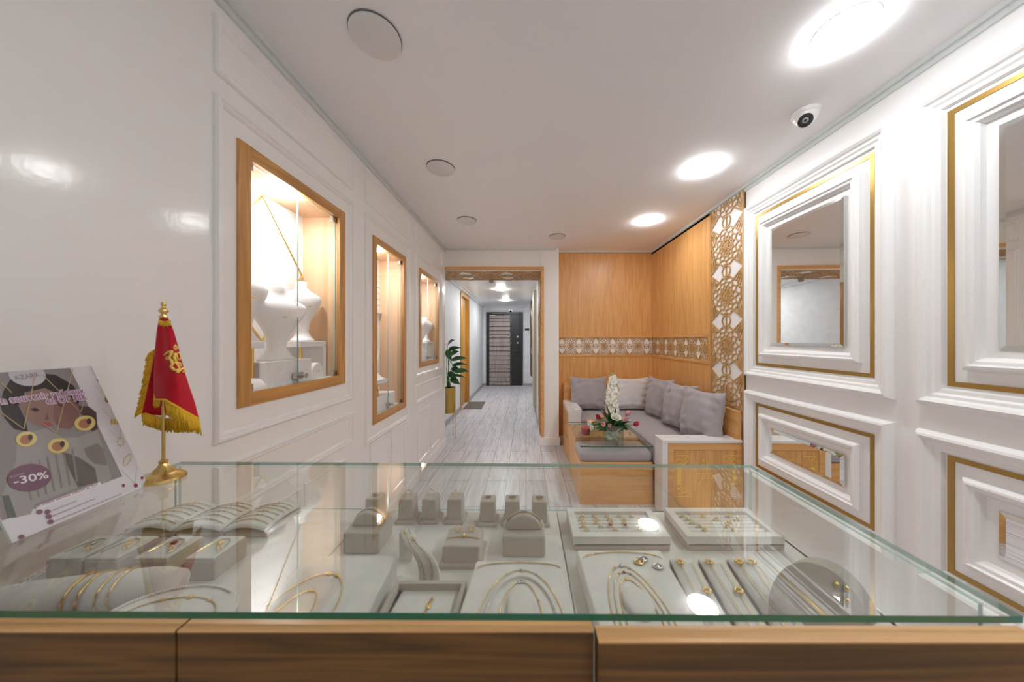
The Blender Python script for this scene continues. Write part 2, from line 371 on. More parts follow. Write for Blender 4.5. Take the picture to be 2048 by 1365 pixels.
# right wall panels -------------------------------------------------
mpR=lambda a,b,h:(XR-h,a,b)
PO=[(0,0),(0,.012),(.012,.040),(.022,.044),(.034,.036),(.040,.026),(.052,.024),(.060,.016),(.075,.014),(.080,0)]
PI=[(0,0),(0,.020),(.010,.034),(.018,.036),(.024,.028),(.036,.026),(.044,.016),(.050,0)]
k=XR/1.71
def zr(z): return CH+(z-CH)*k
mirr=[]
for i,yc in enumerate((1.85*k,.835*k,-.18*k)):
    n+=1; m=MB()
    zc,hh=zr(1.76),.405*k
    m.ring(mpR,yc-.47,yc+.47,zc-.645*k,zc+.65*k,PO); m.ring(mpR,yc-.33,yc+.33,zc-.485*k,zc+.485*k,PI)
    zc2,h2=zr(.69),.085*k
    m.ring(mpR,yc-.47,yc+.47,zc2-.32*k,zc2+.32*k,PO); m.ring(mpR,yc-.33,yc+.33,zc2-.17*k,zc2+.17*k,PI)
    struct('trim_%d'%n, m, M_white)
    g=MB(); n+=1
    for (A,B,C,E) in ((yc-.384,yc+.384,zc-.555*k,zc+.555*k),(yc-.384,yc+.384,zc2-.236*k,zc2+.236*k)):
        g.ring(mpR,A,B,C,E,[(0,0),(0,.003),(.020,.003),(.020,0)])
    struct('trim_%d'%n, g, M_gold)
    if i<2:
        for j,(zz,H) in enumerate(((zc,hh),(zc2,h2))):
            mpM=lambda a,b,h,yc=yc:(XR-h-(.0187*(yc+.25-a) if h>0 else 0),a,b)
            t=MB().ring(mpM,yc-.25,yc+.25,zz-H,zz+H,[(0,0),(0,.003)],1)
            t.ring(mpM,yc-.25,yc+.25,zz-H,zz+H,[(0,.003),(.018,.006)],1)
            t.add([mpM(a,b,.006) for a,b in ((yc-.232,zz-H+.018),(yc+.232,zz-H+.018),(yc+.232,zz+H-.018),(yc-.232,zz+H-.018))],[(0,1,2,3)],0)
            lab=[['tall clear-edged wall mirror beside the wooden lattice strip','small horizontal mirror low on the wall, reflecting the wooden sofa arm'],
                 ['tall clear-edged mirror cut off by the right edge of the photo','small low mirror above the right end of the glass counter']][i][j]
            nm=thing('wall_mirror',lab,'mirror',(XR,yc,zz-H))
            link('mirror_glass',t,[M_mirror,M_bevel],nm)
# lattice --------------------------------------------------------------
def lat_segs():
    S=[];T=math.pi/12
    pt=lambda r,a:(.96*r*math.cos(a)*(1.12 if r>.3 else 1),.96*r*math.sin(a)*(.97 if r>.3 else 1))
    for q in range(12):
        a=q*2*T
        S.append(((0,0),pt(.15,a))); S.append((pt(.15,a),pt(.15,a+2*T)))
        S.append((pt(.15,a),pt(.19,a)))
        for e in (-T,T): S.append((pt(.19,a),pt(.235,a+e)))
        S.append((pt(.235,a+T),pt(.28,a+T)))
        for e in (-T,T): S.append((pt(.325,a),pt(.28,a+e)))
        S.append((pt(.325,a),pt(.375,a)))
        for e in (-T,T): S.append((pt(.375,a),pt(.41,a+e)))
    for sx in (-1,1):
        for sy in (-1,1):
            c=(.5*sx,.5*sy)
            for d in (84,72,60,48,35):
                a=math.radians(d); dx,dy=-sx*math.cos(a),-sy*math.sin(a); L=.02
                while L<.48:
                    x,y=c[0]+dx*L,c[1]+dy*L
                    if math.hypot(x,y)<.385 or math.hypot(x,abs(y)-.5)<.125 : break
                    L+=.005
                S.append((c,(c[0]+dx*L,c[1]+dy*L)))
    for sy in (-1,1):
        for q in range(8):
            p=[(.125*math.cos(math.pi/4*(q+e)),.5*sy+.115*math.sin(math.pi/4*(q+e))) for e in (0,1)]
            if all(abs(z[1])<=.505 for z in p): S.append((p[0],p[1]))
        S.append(((0,.5*sy),(0,.36*sy)))
    return S
LS=lat_segs()
def lattice(mb, mp, cell, length, off=0.0, wbar=.022, depth=.008, h0=.004, sq=1.0):
    """strip of width cell (b in +-cell/2) running along a from 0..length; mp(a,b,h)"""
    nn=int(length/(cell*sq))+3; wb=wbar*cell
    seen=set(); cnt=0
    for i in range(-1,nn):
        for (p,q) in LS:
            A=Vector(((p[1]+i+off)*cell*sq,p[0]*cell)); B=Vector(((q[1]+i+off)*cell*sq,q[0]*cell))
            if max(A.x,B.x)<=0 or min(A.x,B.x)>=length: continue
            if A.x>B.x: A,B=B,A
            if A.x<0: A=A+(B-A)*((0-A.x)/(B.x-A.x))
            if B.x>length: B=A+(B-A)*((length-A.x)/(B.x-A.x))
            d=B-A
            if d.length<1e-5: continue
            k1=(round(A.x*2e3),round(A.y*2e3)); k2=(round(B.x*2e3),round(B.y*2e3)); kk_=(min(k1,k2),max(k1,k2))
            if kk_ in seen: continue
            seen.add(kk_); cnt+=1; hj=h0+depth+(cnt%7)*depth*.03
            nn_=Vector((-d.y,d.x)).normalized()*wb/2; e=d.normalized()*wb*.35
            A2,B2=A-e,B+e
            c=[A2-nn_,B2-nn_,B2+nn_,A2+nn_]
            vs=[mp(z.x,z.y,h0) for z in c]+[mp(z.x,z.y,hj) for z in c]
            mb.add(vs,[(4,5,6,7),(0,1,5,4),(1,2,6,5),(2,3,7,6),(3,0,4,7)])
    mb.keep=True
# vertical strip on right wall
yA,yB_=yR(1491.5),yR(1424.5); ycs=(yA+yB_)/2; cw=yB_-yA
m=MB(); lattice(m,lambda a,b,h:(XR-.009-h,ycs+b,.83+a),cw,HC-.03-.83,off=.22,wbar=.025,depth=.006,h0=0)
for yy in (yA,yB_-.008): m.box(XR-.022,XR-.0,yy,yy+.008,.83,HC-.03)
lt=thing('lattice_panel','tall carved wooden lattice strip running up to the ceiling beside the mirror wall','wall panel',(XR,ycs,.83))
link('lattice',m,M_lat,lt,recalc=False)
link('backing_board',MB().box(XR-.008,XR,yA,yB_,.83,HC-.03),M_white,lt)
# wood cladding
def wallpanel(name,label,mbm,mt):
    o=link(name,mbm,mt); tag(o,label,'wall panel'); return o
z0s,z1s=1.195,1.425; zb0,zb1=1.165,1.455   # lattice band
XC0=.433
cl=thing('wood_cladding','oak veneer cladding on the wall behind the sofa','wall panel',(1.0,YW,0))
link('upper_board',MB().box(XC0,XR-.012,YW,YW+.012,zb1,HC-.024),M_oak,cl)
link('lower_board',MB().box(XC0,XR-.012,YW,YW+.012,.10,zb0),M_oak,cl)
link('band_rail',MB().box(XC0,XR-.012,YW-.006,YW+.01,zb1-.03,zb1).box(XC0,XR-.012,YW-.006,YW+.01,zb0,zb0+.03),M_oakx,cl,bevel=.002)
link('backing_board',MB().box(XC0,XR-.012,YW+.006,YW+.012,zb0+.03,zb1-.03),M_white,cl)
m=MB(); lattice(m,lambda a,b,h:(XC0+a,YW+.006-h,1.31+b),.23,XR-.012-XC0,off=.75,wbar=.027,depth=.005,h0=0)
link('lattice_band',m,M_lat,cl,recalc=False)
c2=thing('wood_cladding','oak veneer cladding on the right wall beside the tall lattice strip','wall panel',(XR,3.4,0))
y0=yB_+.002
link('upper_board',MB().box(XR-.012,XR,y0,YW,zb1,HC-.024),M_oak,c2)
link('lower_board',MB().box(XR-.012,XR,y0,YW,.10,zb0),M_oak,c2)
link('band_rail',MB().box(XR-.018,XR,y0,YW-.006,zb1-.03,zb1).box(XR-.018,XR,y0,YW-.006,zb0,zb0+.03).box(XR-.018,XR,y0,y0+.035,zb0+.03,zb1-.03),M_oaky,c2,bevel=.002)
link('backing_board',MB().box(XR-.006,XR,y0+.035,YW,zb0+.03,zb1-.03),M_white,c2)
m=MB(); lattice(m,lambda a,b,h:(XR-.006-h,YW-a,1.31+b),.23,YW-y0-.035,off=.25,wbar=.027,depth=.005,h0=0)
link('lattice_band',m,M_lat,c2,recalc=False)
# portal trim (wood edge, lattice soffit and jamb)
pt=thing('portal_frame','wooden frame with lattice lining around the corridor opening','door frame',(-.4,YB,0))
link('frame_edge',MB().box(XL,XJ+.035,YB-.022,YB+.02,2.32,2.36).box(XJ-.002,XJ+.035,YB-.022,YB+.02,.11,2.32),M_oakx,pt,bevel=.002)
m=MB(); lattice(m,lambda a,b,h:(XJ-a,(YB+YS)/2+.01+b,2.32-.004-h),.58,XJ-XC,off=.3,wbar=.025,depth=.010,h0=0)
link('soffit_lattice',m,M_lat,pt,recalc=False)
link('soffit_backing',MB().box(XC,XJ,YB+.02,YS,2.313,2.32),M_white,pt)
m=MB(); lattice(m,lambda a,b,h:(XJ-.002-h,(YB+YS)/2+.01+b,.11+a),.58,2.2,off=.3,wbar=.025,depth=.010,h0=0)
link('jamb_lattice',m,M_lat,pt,recalc=False)

# ================================================================= CEILING FITTINGS
def ceil_light(x,y,z,r,label,lit,group=None,name='ceiling_light',mt=None,th=.018):
    t=thing(name,label,'light',(x,y,z),group)
    link('housing',MB().lathe([(r*1.012,0),(r*1.012,-th*.35)],(x,y,z),36),M_gap if not lit else M_white,t)
    link('diffuser',MB().lathe([(r*.985,-th*.5),(r*.985,-th),(r*.9,-th-.003),(.001,-th-.004)],(x,y,z),36,cap=False),mt or (M_lamp if lit else M_lampoff),t,smooth=True,autosm=40)
    return t
for y_,lb in ((1.165,'lit round ceiling lamp nearest the camera, above the mirrors'),(2.098,'lit round ceiling lamp, middle of the lit row on the right'),(3.03,'lit round ceiling lamp nearest the sofa corner')):
    ceil_light(1.235,y_,HC,.096,lb,True)
ceil_light(1.235,.235,HC,.096,'lit round ceiling lamp straight right of the camera, outside the photo',True); ceil_light(1.235,-.70,HC,.096,'lit round ceiling lamp well behind the camera',True)
for y_,lb in ((1.19,'large-looking unlit round ceiling panel above the first wall showcase'),(2.10,'unlit round ceiling panel, second in the row along the showcase wall'),(3.02,'unlit round ceiling panel nearest the corridor opening')):
    ceil_light(-.597,y_,HC,.096,lb,False,name='ceiling_panel',th=.012)
ceil_light(.363,3.49,HC,.096,'unlit round ceiling panel on its own in front of the white column',False,name='ceiling_panel',th=.012)
ceil_light(-.51,6.1,HCC,.10,'lit round corridor lamp nearer the opening',True,mt=M_lampc)
ceil_light(-.53,7.76,HCC,.10,'lit round corridor lamp nearer the dark door',True,mt=M_lampc)
# security camera
sx,sy,sz=1.483,1.592,HC
t=thing('security_camera','white dome security camera with black lens on the ceiling','camera',(sx,sy,sz))
link('base',MB().lathe([(.060,0),(.060,-.014),(.056,-.020)],(sx,sy,sz),32),M_slab,t,smooth=True,autosm=40)
v=Vector((-sx,-sy,CH-(sz-.04))).normalized()
link('body',MB().lathe([(.055,-.018),(.054,-.030),(.046,-.050),(.034,-.062),(.02,-.066)],(sx,sy,sz),32),M_slab,t,smooth=True,autosm=50)
cb=Vector((sx,sy,sz-.042))+v*.014
u_=v.cross(Vector((0,0,1))).normalized(); w_=u_.cross(v)
Mx=basis(cb,u_,w_,v)
e=link('eyeball',MB().ball((0,0,0),.042,M=Mx,n=24,m=14),M_slab,t,smooth=True)
link('lens_ring',MB().lathe([(.031,.026),(.031,.036),(.026,.040),(.012,.041),(.012,.037)],(0,0,0),32,M=Mx),M_dark,e,smooth=True,autosm=30)
link('lens',MB().lathe([(.013,.038),(.013,.0425),(.008,.043)],(0,0,0),24,M=Mx).ball((0,0,.040),.0075,1,M=Mx),[M_steel,M_dark],e,smooth=True,autosm=40)
t=thing('dome_camera','tiny black dome camera above the dark entrance door','camera',(-.465,YE-.05,HCC-.08))
link('dome',MB().ball((-.465,YE-.045,2.267),.035,n=14,m=9),M_dark,t,smooth=True); link('mount',MB().box(-.51,-.42,YE-.02,YE,2.24,2.32),M_slab,t,bevel=.004)
t=thing('smoke_detector','small beige smoke detector hanging under the lattice soffit','smoke detector',(-.52,4.5,2.28))
link('body',MB().lathe([(.03,0),(.036,-.015),(.034,-.045),(.02,-.055)],(-.52,4.5,2.303),20),mat('beige_plastic',(.45,.40,.35),rough=.5),t,smooth=True,autosm=40)
link('stem',MB().cyl((-.52,4.5,2.30),.012,.02,12),M_slab,t)

# ================================================================= CORRIDOR
t=thing('entrance_door','dark armoured entrance door with a slatted grey wood panel','door',(-.65,YE,0)); t.name='entrance_door'
x0,x1=P(973,0,YE).x,P(1045.5,0,YE).x; zt=P(0,625,YE).z
M_dmet=mat('charcoal_metal',(.035,.037,.042),rough=.4,metal=.4,bump=.2,bscale=300)
link('frame',MB().box(x0,x0+.085,YE-.05,YE,0,zt).box(x1-.085,x1,YE-.05,YE,0,zt).box(x0+.085,x1-.085,YE-.05,YE,zt-.07,zt),M_dmet,t,bevel=.004)
xa,xb,xc=x0+.085,P(1020.5,0,YE).x,x1-.085
lf=link('leaf',MB().box(xb,xc,YE-.035,YE-.004,.03,zt-.07),M_dmet,t,bevel=.003)
M_slat=wood('washed_grey_wood',(.42,.36,.33),(.30,.25,.23),'Z',rough=.6)
link('slat_backing',MB().box(xa,xb,YE-.012,YE-.004,.03,zt-.07),M_dark,t)
m=MB(); ns=17; hs=(zt-.10-.03)/ns; random.seed(3); zz=.03
cuts=[.03]; 
for i in range(ns): cuts.append(cuts[-1]+hs*random.choice((.8,1,1.2)))
kk=(zt-.10-.03)/(cuts[-1]-.03); cuts=[.03+(c-.03)*kk for c in cuts]
for a,b in zip(cuts,cuts[1:]): m.box(xa+.003,xb-.002,YE-.030,YE-.012,a+.016,b-.004)
link('slat_panel',m,M_slat,t,bevel=.001)
link('threshold',MB().box(x0,x1,YE-.07,YE,0,.025),mat('pale_stone',(.5,.46,.42),rough=.5),t)
lk=link('lock_plate',MB().cyl((0,0,0),.032,.012,20,M=TR(P(1035.5,674,YE).x,YE-.034,P(0,674,YE).z,rx=math.pi/2)).cyl((0,0,0),.028,.012,20,M=TR(P(1035.5,686,YE).x,YE-.034,P(0,686,YE).z,rx=math.pi/2)),M_steel,t)
hx=P(1036,0,YE).x
link('handle',MB().box(hx-.03,hx+.025,YE-.055,YE-.034,P(0,714,YE).z,P(0,691,YE).z).box(hx-.13,hx+.01,YE-.085,YE-.065,P(0,704.5,YE).z,P(0,702,YE).z),M_dark,t,bevel=.004)
link('door_closer',MB().box(xa+.02,xa+.2,YE-.075,YE-.036,zt-.12,zt-.085).box(xa+.08,xa+.38,YE-.08,YE-.07,zt-.052,zt-.044),M_steel,t,bevel=.003)
link('hinge_pin',MB().cyl((xb,YE-.04,P(0,671,YE).z),.012,.05,8).cyl((xb,YE-.04,P(0,732,YE).z),.012,.05,8),M_steel,t)
# left corridor door (gold-toned wood)
M_gw=wood('honey_wood',(.66,.36,.09),(.47,.23,.04),'Z',rough=.35)
t=thing('wooden_door','honey-coloured wooden door and frame on the left side of the corridor','door',(XC,6.35,0))
link('door_frame',MB().box(XC-.12,XC+.02,5.93,6.0,0,2.36).box(XC-.12,XC+.02,6.73,6.80,0,2.36).box(XC-.12,XC+.02,6.0,6.73,2.29,2.36),M_gw,t,bevel=.004)
lf=link('leaf',MB().box(XC-.09,XC-.05,6.0,6.73,.01,2.29),M_gw,t)
link('handle',MB().box(XC-.05,XC+.03,6.09,6.11,1.03,1.05).box(XC+.01,XC+.03,6.09,6.22,1.03,1.05),M_brass,lf)
t=link('door_mat',MB().prism([(-1.275,6.04,0),(-.90,6.04,0),(-.91,6.73,0),(-1.275,6.73,0)],(0,0,.012)),mat('grey_mat',(.16,.145,.13),rough=.95,bump=.6,bscale=200,var=.2,vscale=20),bevel=.002)
tag(t,'dark grey door mat by the honey-coloured corridor door','mat')
t=thing('wall_intercom','small white keypad with a dark screen right of the entrance door','intercom',(P(1054,0,YE).x,YE,1.6))
xk=P(1054,0,YE).x; link('body',MB().box(xk-.065,xk+.065,YE-.02,YE,P(0,670,YE).z,P(0,662,YE).z),M_slab,t,bevel=.003)
link('screen',MB().box(xk-.065,xk+.065,YE-.026,YE,P(0,661.5,YE).z,P(0,657.5,YE).z),M_dark,t)
t=thing('corridor_mirror','wavy-edged dark framed mirror on the right corridor wall','mirror',(XJ,8.0,1.4))
m=MB(); pts=[]
for i in range(41): 
    a=2*math.pi*i/40; 
    if i<40: pts.append((XJ-.05,8.05+.72*math.cos(a)*(1+.05*math.sin(9*a)),1.42+1.28/2*math.copysign(abs(math.sin(a))**.5,math.sin(a))*1.6*.95))
m.prism(pts,(.02,0,0)); link('mirror_glass',m,M_bevel,t)
m=MB(); m.tube([Vector(p)+Vector((-.002,0,0)) for p in pts],.03,6,closed=True); link('frame',m,mat('dark_bronze',(.16,.13,.10),metal=.6,rough=.35),t,smooth=True)
link('spacer',MB().box(XJ-.03,XJ,7.6,8.5,.9,1.9),M_dark,t)
M_crm=mat('cream_lacquer',(.55,.50,.37),rough=.4)
t=thing('corridor_cabinet_door','narrow cream door panel standing open on the right corridor wall','door',(XJ,5.9,.1))
link('panel',MB().box(XJ-.06,XJ-.0,5.75,6.6,.10,zL(1069.5,568,0.001) if False else 2.36),M_crm,t,bevel=.004)
link('handle',MB().tube([(XJ-.06,5.82,1.25),(XJ-.10,5.82,1.25),(XJ-.10,5.82,1.13),(XJ-.06,5.82,1.13)],.006,8),M_steel,t)

# ================================================================= WALL SHOWCASES
def showcase(i,lab):
    a,b,c,d=WIN[i]; t=thing('wall_showcase',lab,'display case',(XL,(a+b)/2,c))
    fw=.052; xb=-1.275
    for q in (a,b-fw): link('frame_stile',MB().box(XL-.01,XL+.008,q,q+fw,c,d),M_frame,t,bevel=.002)
    for q in (d-fw,c): link('frame_rail',MB().box(XL-.01,XL+.008,a+fw,b-fw,q,q+fw),M_framey,t,bevel=.002)
    A,B,C,E=a+fw-.004,b-fw+.004,c+fw-.003,d-fw+.003
    link('niche_lining',MB().box(xb,XL-.01,A-.012,A,C,E).box(xb,XL-.01,B,B+.012,C,E).box(xb,XL-.01,A,B,E,E+.012),M_niche,t)
    link('niche_floor',MB().box(xb,XL-.01,A,B,C-.012,C),M_leather,t)
    bk=MB().box(xb-.012,xb,A,B,C,E); 
    pb=link('back_panel',bk,M_silk,t)
    mid=(A+B)/2
    for (p,q,hy) in ((A+.003,mid-.001,A),(mid+.001,B-.003,B)):
        gd=link('glass_door',MB().prism([(XL-.026,p,C+.004),(XL-.026,q,C+.004),(XL-.026,q,E-.004),(XL-.026,p,E-.004)],(.005,0,0),0,1),[M_pane,M_paleg],t)
        s=1 if hy==A else -1
        for zz in (C+.002,E-.032):
            link('hinge_clip',MB().box(XL-.030,XL-.012,min(hy,hy+s*.035),max(hy,hy+s*.035),zz,zz+.03),M_steel,gd,bevel=.002)
    lkz=C+.02
    link('lock',MB().box(XL-.032,XL-.012,mid-.022,mid+.024,lkz,lkz+.03).cyl((0,0,0),.010,.022,16,M=TR(XL-.016,mid+.012,lkz+.015,ry=math.pi/2)).cyl((0,0,0),.013,.006,16,M=TR(XL+.004,mid+.012,lkz+.015,ry=math.pi/2)),M_steel,t,bevel=.0015)
    return t,(A,B,C,E,xb,pb)
SC=[]
for i,lb in enumerate(('large oak-framed lit wall showcase nearest the camera','tall narrow lit wall showcase in the middle of the left wall','oak-framed lit wall showcase farthest along the left wall')):
    SC.append(showcase(i,lb))
    A,B,C,E,xb,pb=SC[i][1]
    cy_=(1.43,2.27,3.22)[i]
    tt=ceil_light(-1.145,cy_-.02,E,.056,('lit round lamp inside the first wall showcase','lit round lamp inside the tall middle showcase','lit round lamp inside the farthest showcase')[i],True,name='showcase_light',mt=M_lampn,th=.012)
# gold lines on the first back panel, ribs on the second
A,B,C,E,xb,pb=SC[0][1]
m=MB(); dia=[(1.446,2.086),(1.705,1.755),(1.446,1.385),(1.165,1.74)]
for i in range(4): m.tube([(xb+.002,*dia[i]),(xb+.002,*dia[(i+1)%4])],.005,6)
link('gold_inlay',m,M_goldm,pb)
A,B,C,E,xb,pb=SC[1][1]
m=MB()
for i in range(9): m.box(xb,xb+.004,A,B,E-.08-.05*i,E-.075-.05*i)
m.box(xb,xb+.02,A,B,1.62,1.635)
for i in range(6): m.tube([(xb+.002,A+.08*i,1.60),(xb+.002,A+.08*i+.07,1.35),(xb+.002,A+.08*i,1.05)],.003,5)
link('relief_lines',m,M_leather,pb)

def bust(name,label,loc,h,w_,rz,mt=M_leather,neck=True):
    """necklace bust; front faces local +X"""
    t=thing(name,label,'display bust',loc); t.rotation_euler=(0,0,rz)
    prof=[(0,.30,.16,0),(.02,.31,.17,0),(.06,.24,.13,.0),(.16,.15,.10,.0),(.30,.17,.11,.01),(.45,.29,.13,.03),(.60,.43,.14,.05),(.70,.49,.14,.05),(.77,.47,.13,.03),(.82,.36,.12,.0),(.86,.22,.11,-.02),(.92,.155,.11,-.03),(.985,.15,.11,-.03),(1.0,.14,.10,-.03)]
    m=MB(); vs=[];fs=[];n=28
    for (z,hw,hd,ox) in prof:
        for k in range(n):
            a=2*math.pi*k/n; ca,sa=math.cos(a),math.sin(a)
            vs.append((ox*h+hd*h*ca*(1 if ca>0 else .55), hw*w_*2*sa*.5*2*.5, z*h))
    for i in range(len(prof)-1):
        for k in range(n): fs.append((i*n+k,i*n+(k+1)%n,(i+1)*n+(k+1)%n,(i+1)*n+k))
    fs.append(tuple(range(n))[::-1]); fs.append(tuple(range((len(prof)-1)*n,len(prof)*n)))
    m.add(vs,fs); link('torso',m,mt,t,smooth=True,autosm=60,local=True)
    # fine gold necklace lying on the chest
    pts=[]
    for i in range(17):
        u=-1+2*i/16; z=.84*h-.26*h*(1-u*u); pts.append(((.11+.075*(1-u*u))*h,u*.15*w_*1.6,z))
    nk=MB().tube(pts,.0009,5); nk.ball(pts[8],.004,n=8,m=6)
    for j in (5,6,7,9,10,11): nk.ball(pts[j],.0022,n=6,m=5)
    link('fine_necklace',nk,M_goldm,t,local=True,smooth=True)
    return t
# showcase 1 contents
A,B,C,E,xb,_=SC[0][1]
zb=1.297
o=link('display_plinth',MB().box(-1.215,-1.105,1.245,1.545,C,zb),M_silk,bevel=.003); tag(o,'low white textured block under the middle bust in the first showcase','display block')
bust('necklace_bust','white necklace bust on the low block in the middle of the first showcase',(-1.165,1.40,zb),.345,.25,-.35)
bust('necklace_bust','white necklace bust on the raised shelf at the right of the first showcase',(-1.20,1.608,1.387),.315,.185,-.35)
bust('necklace_bust','white necklace bust at the left edge of the first showcase',(-1.175,1.245,1.387),.31,.175,-.2)
t=thing('display_riser','white shelf riser with V-notch carrying the right bust','display riser',(-1.2,1.62,C))
link('shelf',MB().box(-1.265,-1.135,1.51,1.704,1.355,1.386),M_leather,t,bevel=.003); link('side_panel',MB().box(-1.265,-1.135,1.682,1.704,C,1.355),M_leather,t,bevel=.002); link('gold_post',MB().cyl((-1.15,1.53,C),.007,1.355-C,12),M_goldm,t,smooth=True,autosm=40)
t=thing('display_riser','white shelf riser on a gold post at the left of the first showcase','display riser',(-1.16,1.22,C))
link('shelf',MB().box(-1.225,-1.11,1.17,1.275,1.357,1.386),M_leather,t,bevel=.003); link('gold_post',MB().cyl((-1.122,1.228,C),.007,1.357-C,12),M_goldm,t,smooth=True,autosm=40)
def pad(loc,sx,sy,sz,label,group=None,rz=0):
    t=thing('jewellery_pad',label,'jewellery display',loc,group); t.rotation_euler=(0,0,rz)
    link('base',MB().box(-sx,sx,-sy,sy,0,sz*.35),M_leather,t,local=True,bevel=.003)
    m=MB(); m.grid(lambda u,v:((u*2-1)*sx*.9,(v*2-1)*sy*.9,sz*(.35+.65*(max(0,1-(u*2-1)**4)*max(0,1-(v*2-1)**4))**.5)),12,12)
    link('cushion',m,M_leather,t,local=True,smooth=True)
    link('ring',MB().tube([(.012*math.cos(a),0,sz*.98+.010*math.sin(a)) for a in [2*math.pi*i/16 for i in range(16)]],.0009,6,closed=True),M_goldm,t,local=True,smooth=True)
    return t
pad((-1.125,1.215,C),.04,.045,.05,'white jewellery pad in the lower left corner of the first showcase')
t=thing('jewellery_pad','white half-round pad right of the low block in the first showcase','jewellery display',(-1.14,1.60,C))
link('cushion',MB().prism([(-1.16,1.60+.05*math.cos(a),C+.085*math.sin(a)) for a in [math.pi*i/14 for i in range(15)]],(.05,0,0)),M_leather,t,bevel=.004)
link('ear_stud',MB().ball((-1.108,1.605,C+.04),.004),M_goldm,t)
# showcase 2 contents
A,B,C,E,xb,_=SC[1][1]
o=link('display_plinth',MB().box(-1.22,-1.10,2.17,2.52,C,C+.12),M_silk,bevel=.003); tag(o,'white block on the floor of the tall middle showcase','display block')
t=thing('display_riser','white riser with gold post in the tall middle showcase','display riser',(-1.16,2.25,C+.12))
link('shelf',MB().box(-1.25,-1.10,2.145,2.40,C+.215,C+.235),M_leather,t,bevel=.003); link('gold_post',MB().cyl((-1.12,2.27,C+.12),.007,.095,12),M_goldm,t,smooth=True)
t=thing('necklace_ramp','curved white necklace ramp in the tall middle showcase','jewellery display',(-1.18,2.38,C+.235))
m=MB(); m.grid(lambda u,v:(-1.25+.15*v+0*u,2.20+.16*u,C+.245+.20*(1-v)**1.8),6,14)
g=link('ramp',m,M_leather,t,smooth=True); g.modifiers.new('s','SOLIDIFY').thickness=.01
pts=[(-1.25+.15*v,2.28+.05*math.cos(v*3),C+.252+.20*(1-v)**1.8) for v in [i/12 for i in range(13)]]
link('fine_chain',MB().tube(pts,.001,5),M_goldm,t)
# showcase 3 contents
A,B,C,E,xb,_=SC[2][1]
o=link('display_plinth',MB().box(-1.22,-1.10,3.10,3.36,C,C+.10),M_silk,bevel=.003); tag(o,'white block under the bust in the farthest showcase','display block')
bust('necklace_bust','tall white necklace bust on a block in the farthest showcase',(-1.165,3.23,C+.10),.42,.30,-.5)
t=thing('display_riser','white shelf riser at the right of the farthest showcase','display riser',(-1.17,3.5,C))
link('shelf',MB().box(-1.25,-1.11,3.40,3.61,C+.19,C+.215),M_leather,t,bevel=.003); link('side_panel',MB().box(-1.25,-1.11,3.59,3.61,C,C+.19),M_leather,t)
link('gold_post',MB().cyl((-1.12,3.42,C),.007,.19,12),M_goldm,t)
bust('necklace_bust','small white necklace bust on the shelf of the farthest showcase',(-1.18,3.50,C+.215),.28,.24,-.5)

# ================================================================= SOFA CORNER
ZS=.50
Ya=yR(1491); zt=CH-(881-CY)/F*Ya; Yb=F*(CH-zt)/(870-CY); xl=(1336-CX)/F*Ya
sofa=thing('corner_sofa','L-shaped oak corner sofa with grey seat and white-topped arms','sofa',(1.1,3.2,0))
XBk=XR-.06
# right backrest, back backrest
link('backrest',MB().box(XBk,XR-.022,Ya+.012,YW-.006,0,.829),M_oaky,sofa,bevel=.003)
link('backrest',MB().box(.505,XBk,3.945,YW-.006,0,.818),M_oakx,sofa,bevel=.003)
# near arm
link('arm_top',MB().box(xl-.045,XR-.022,Ya-.004,Yb,zt-.022,zt).box(xl-.045,xl,Ya+.0,Yb,.0,zt-.022),M_slab,sofa,bevel=.002)
fr=MB().box(xl,XR-.022,Ya,Ya+.02,zt-.075,zt-.022).box(xl,xl+.045,Ya,Ya+.02,0,zt-.075).box(XR-.07,XR-.022,Ya,Ya+.02,0,zt-.075)
link('arm_frame',fr,M_oakx,sofa,bevel=.002)
ap=link('arm_panel',MB().box(xl+.045,XR-.07,Ya+.006,Ya+.02,0,zt-.075),M_oak,sofa)
# gold inlay: diamond and two bracket motifs
g=MB(); Yg=Ya+.003
def gp(x,y): p=P(x,y,Yg); return (p.x,Yg+.001,p.z)
def gl(*pp,r=.0022): 
    for a,b in zip(pp,pp[1:]): g.tube([gp(*a),gp(*b)],r,4)
dq=lambda zx,zy:(1350+zx/6.827,860+zy/6.827)
gl(*[dq(*q) for q in ((290,600),(500,600),(560,668),(435,860),(270,668),(290,600))]); gl(dq(270,668),dq(560,668))
gl(*[dq(*q) for q in ((290,600),(375,668),(435,600),(500,668),(545,640))]); gl(dq(375,668),dq(435,860)); gl(dq(495,668),dq(435,860)); gl(dq(330,735),dq(375,668)); gl(dq(545,735),dq(495,668))
gl(dq(433,600),dq(433,440),r=.006); gl(dq(433,440),dq(433,410)); 
gl(*[dq(385+22*math.cos(q),540+22*math.sin(q)) for q in [i*math.pi/5 for i in range(11)]])
gl(*[dq(465+18*math.cos(q),525+18*math.sin(q)) for q in [i*math.pi/5 for i in range(11)]]); gl(dq(405,545),dq(465,545)); gl(dq(375,435),dq(395,425),dq(405,440))
for X0,sgn in ((22,1),(850,-1)):
    f=lambda a,b:dq(X0+sgn*a,b)
    gl(f(0,357),f(165,357),f(165,425),f(110,470),f(0,470),f(0,357)); gl(f(0,357),f(80,440)); gl(f(165,357),f(40,470)); gl(f(90,357),f(90,410)); gl(f(0,430),f(60,400))
    gl(f(0,910),f(165,910),f(165,835),f(75,750),f(0,750),f(0,910)); gl(f(20,890),f(150,845)); gl(f(20,820),f(60,790)); gl(f(50,845),f(110,790)); gl(f(0,820),f(40,800),f(90,790))
    pb_=[gp(*f(8,500)),gp(*f(68,500)),gp(*f(68,750)),gp(*f(8,750))]; g.prism(pb_,(0,.002,0))
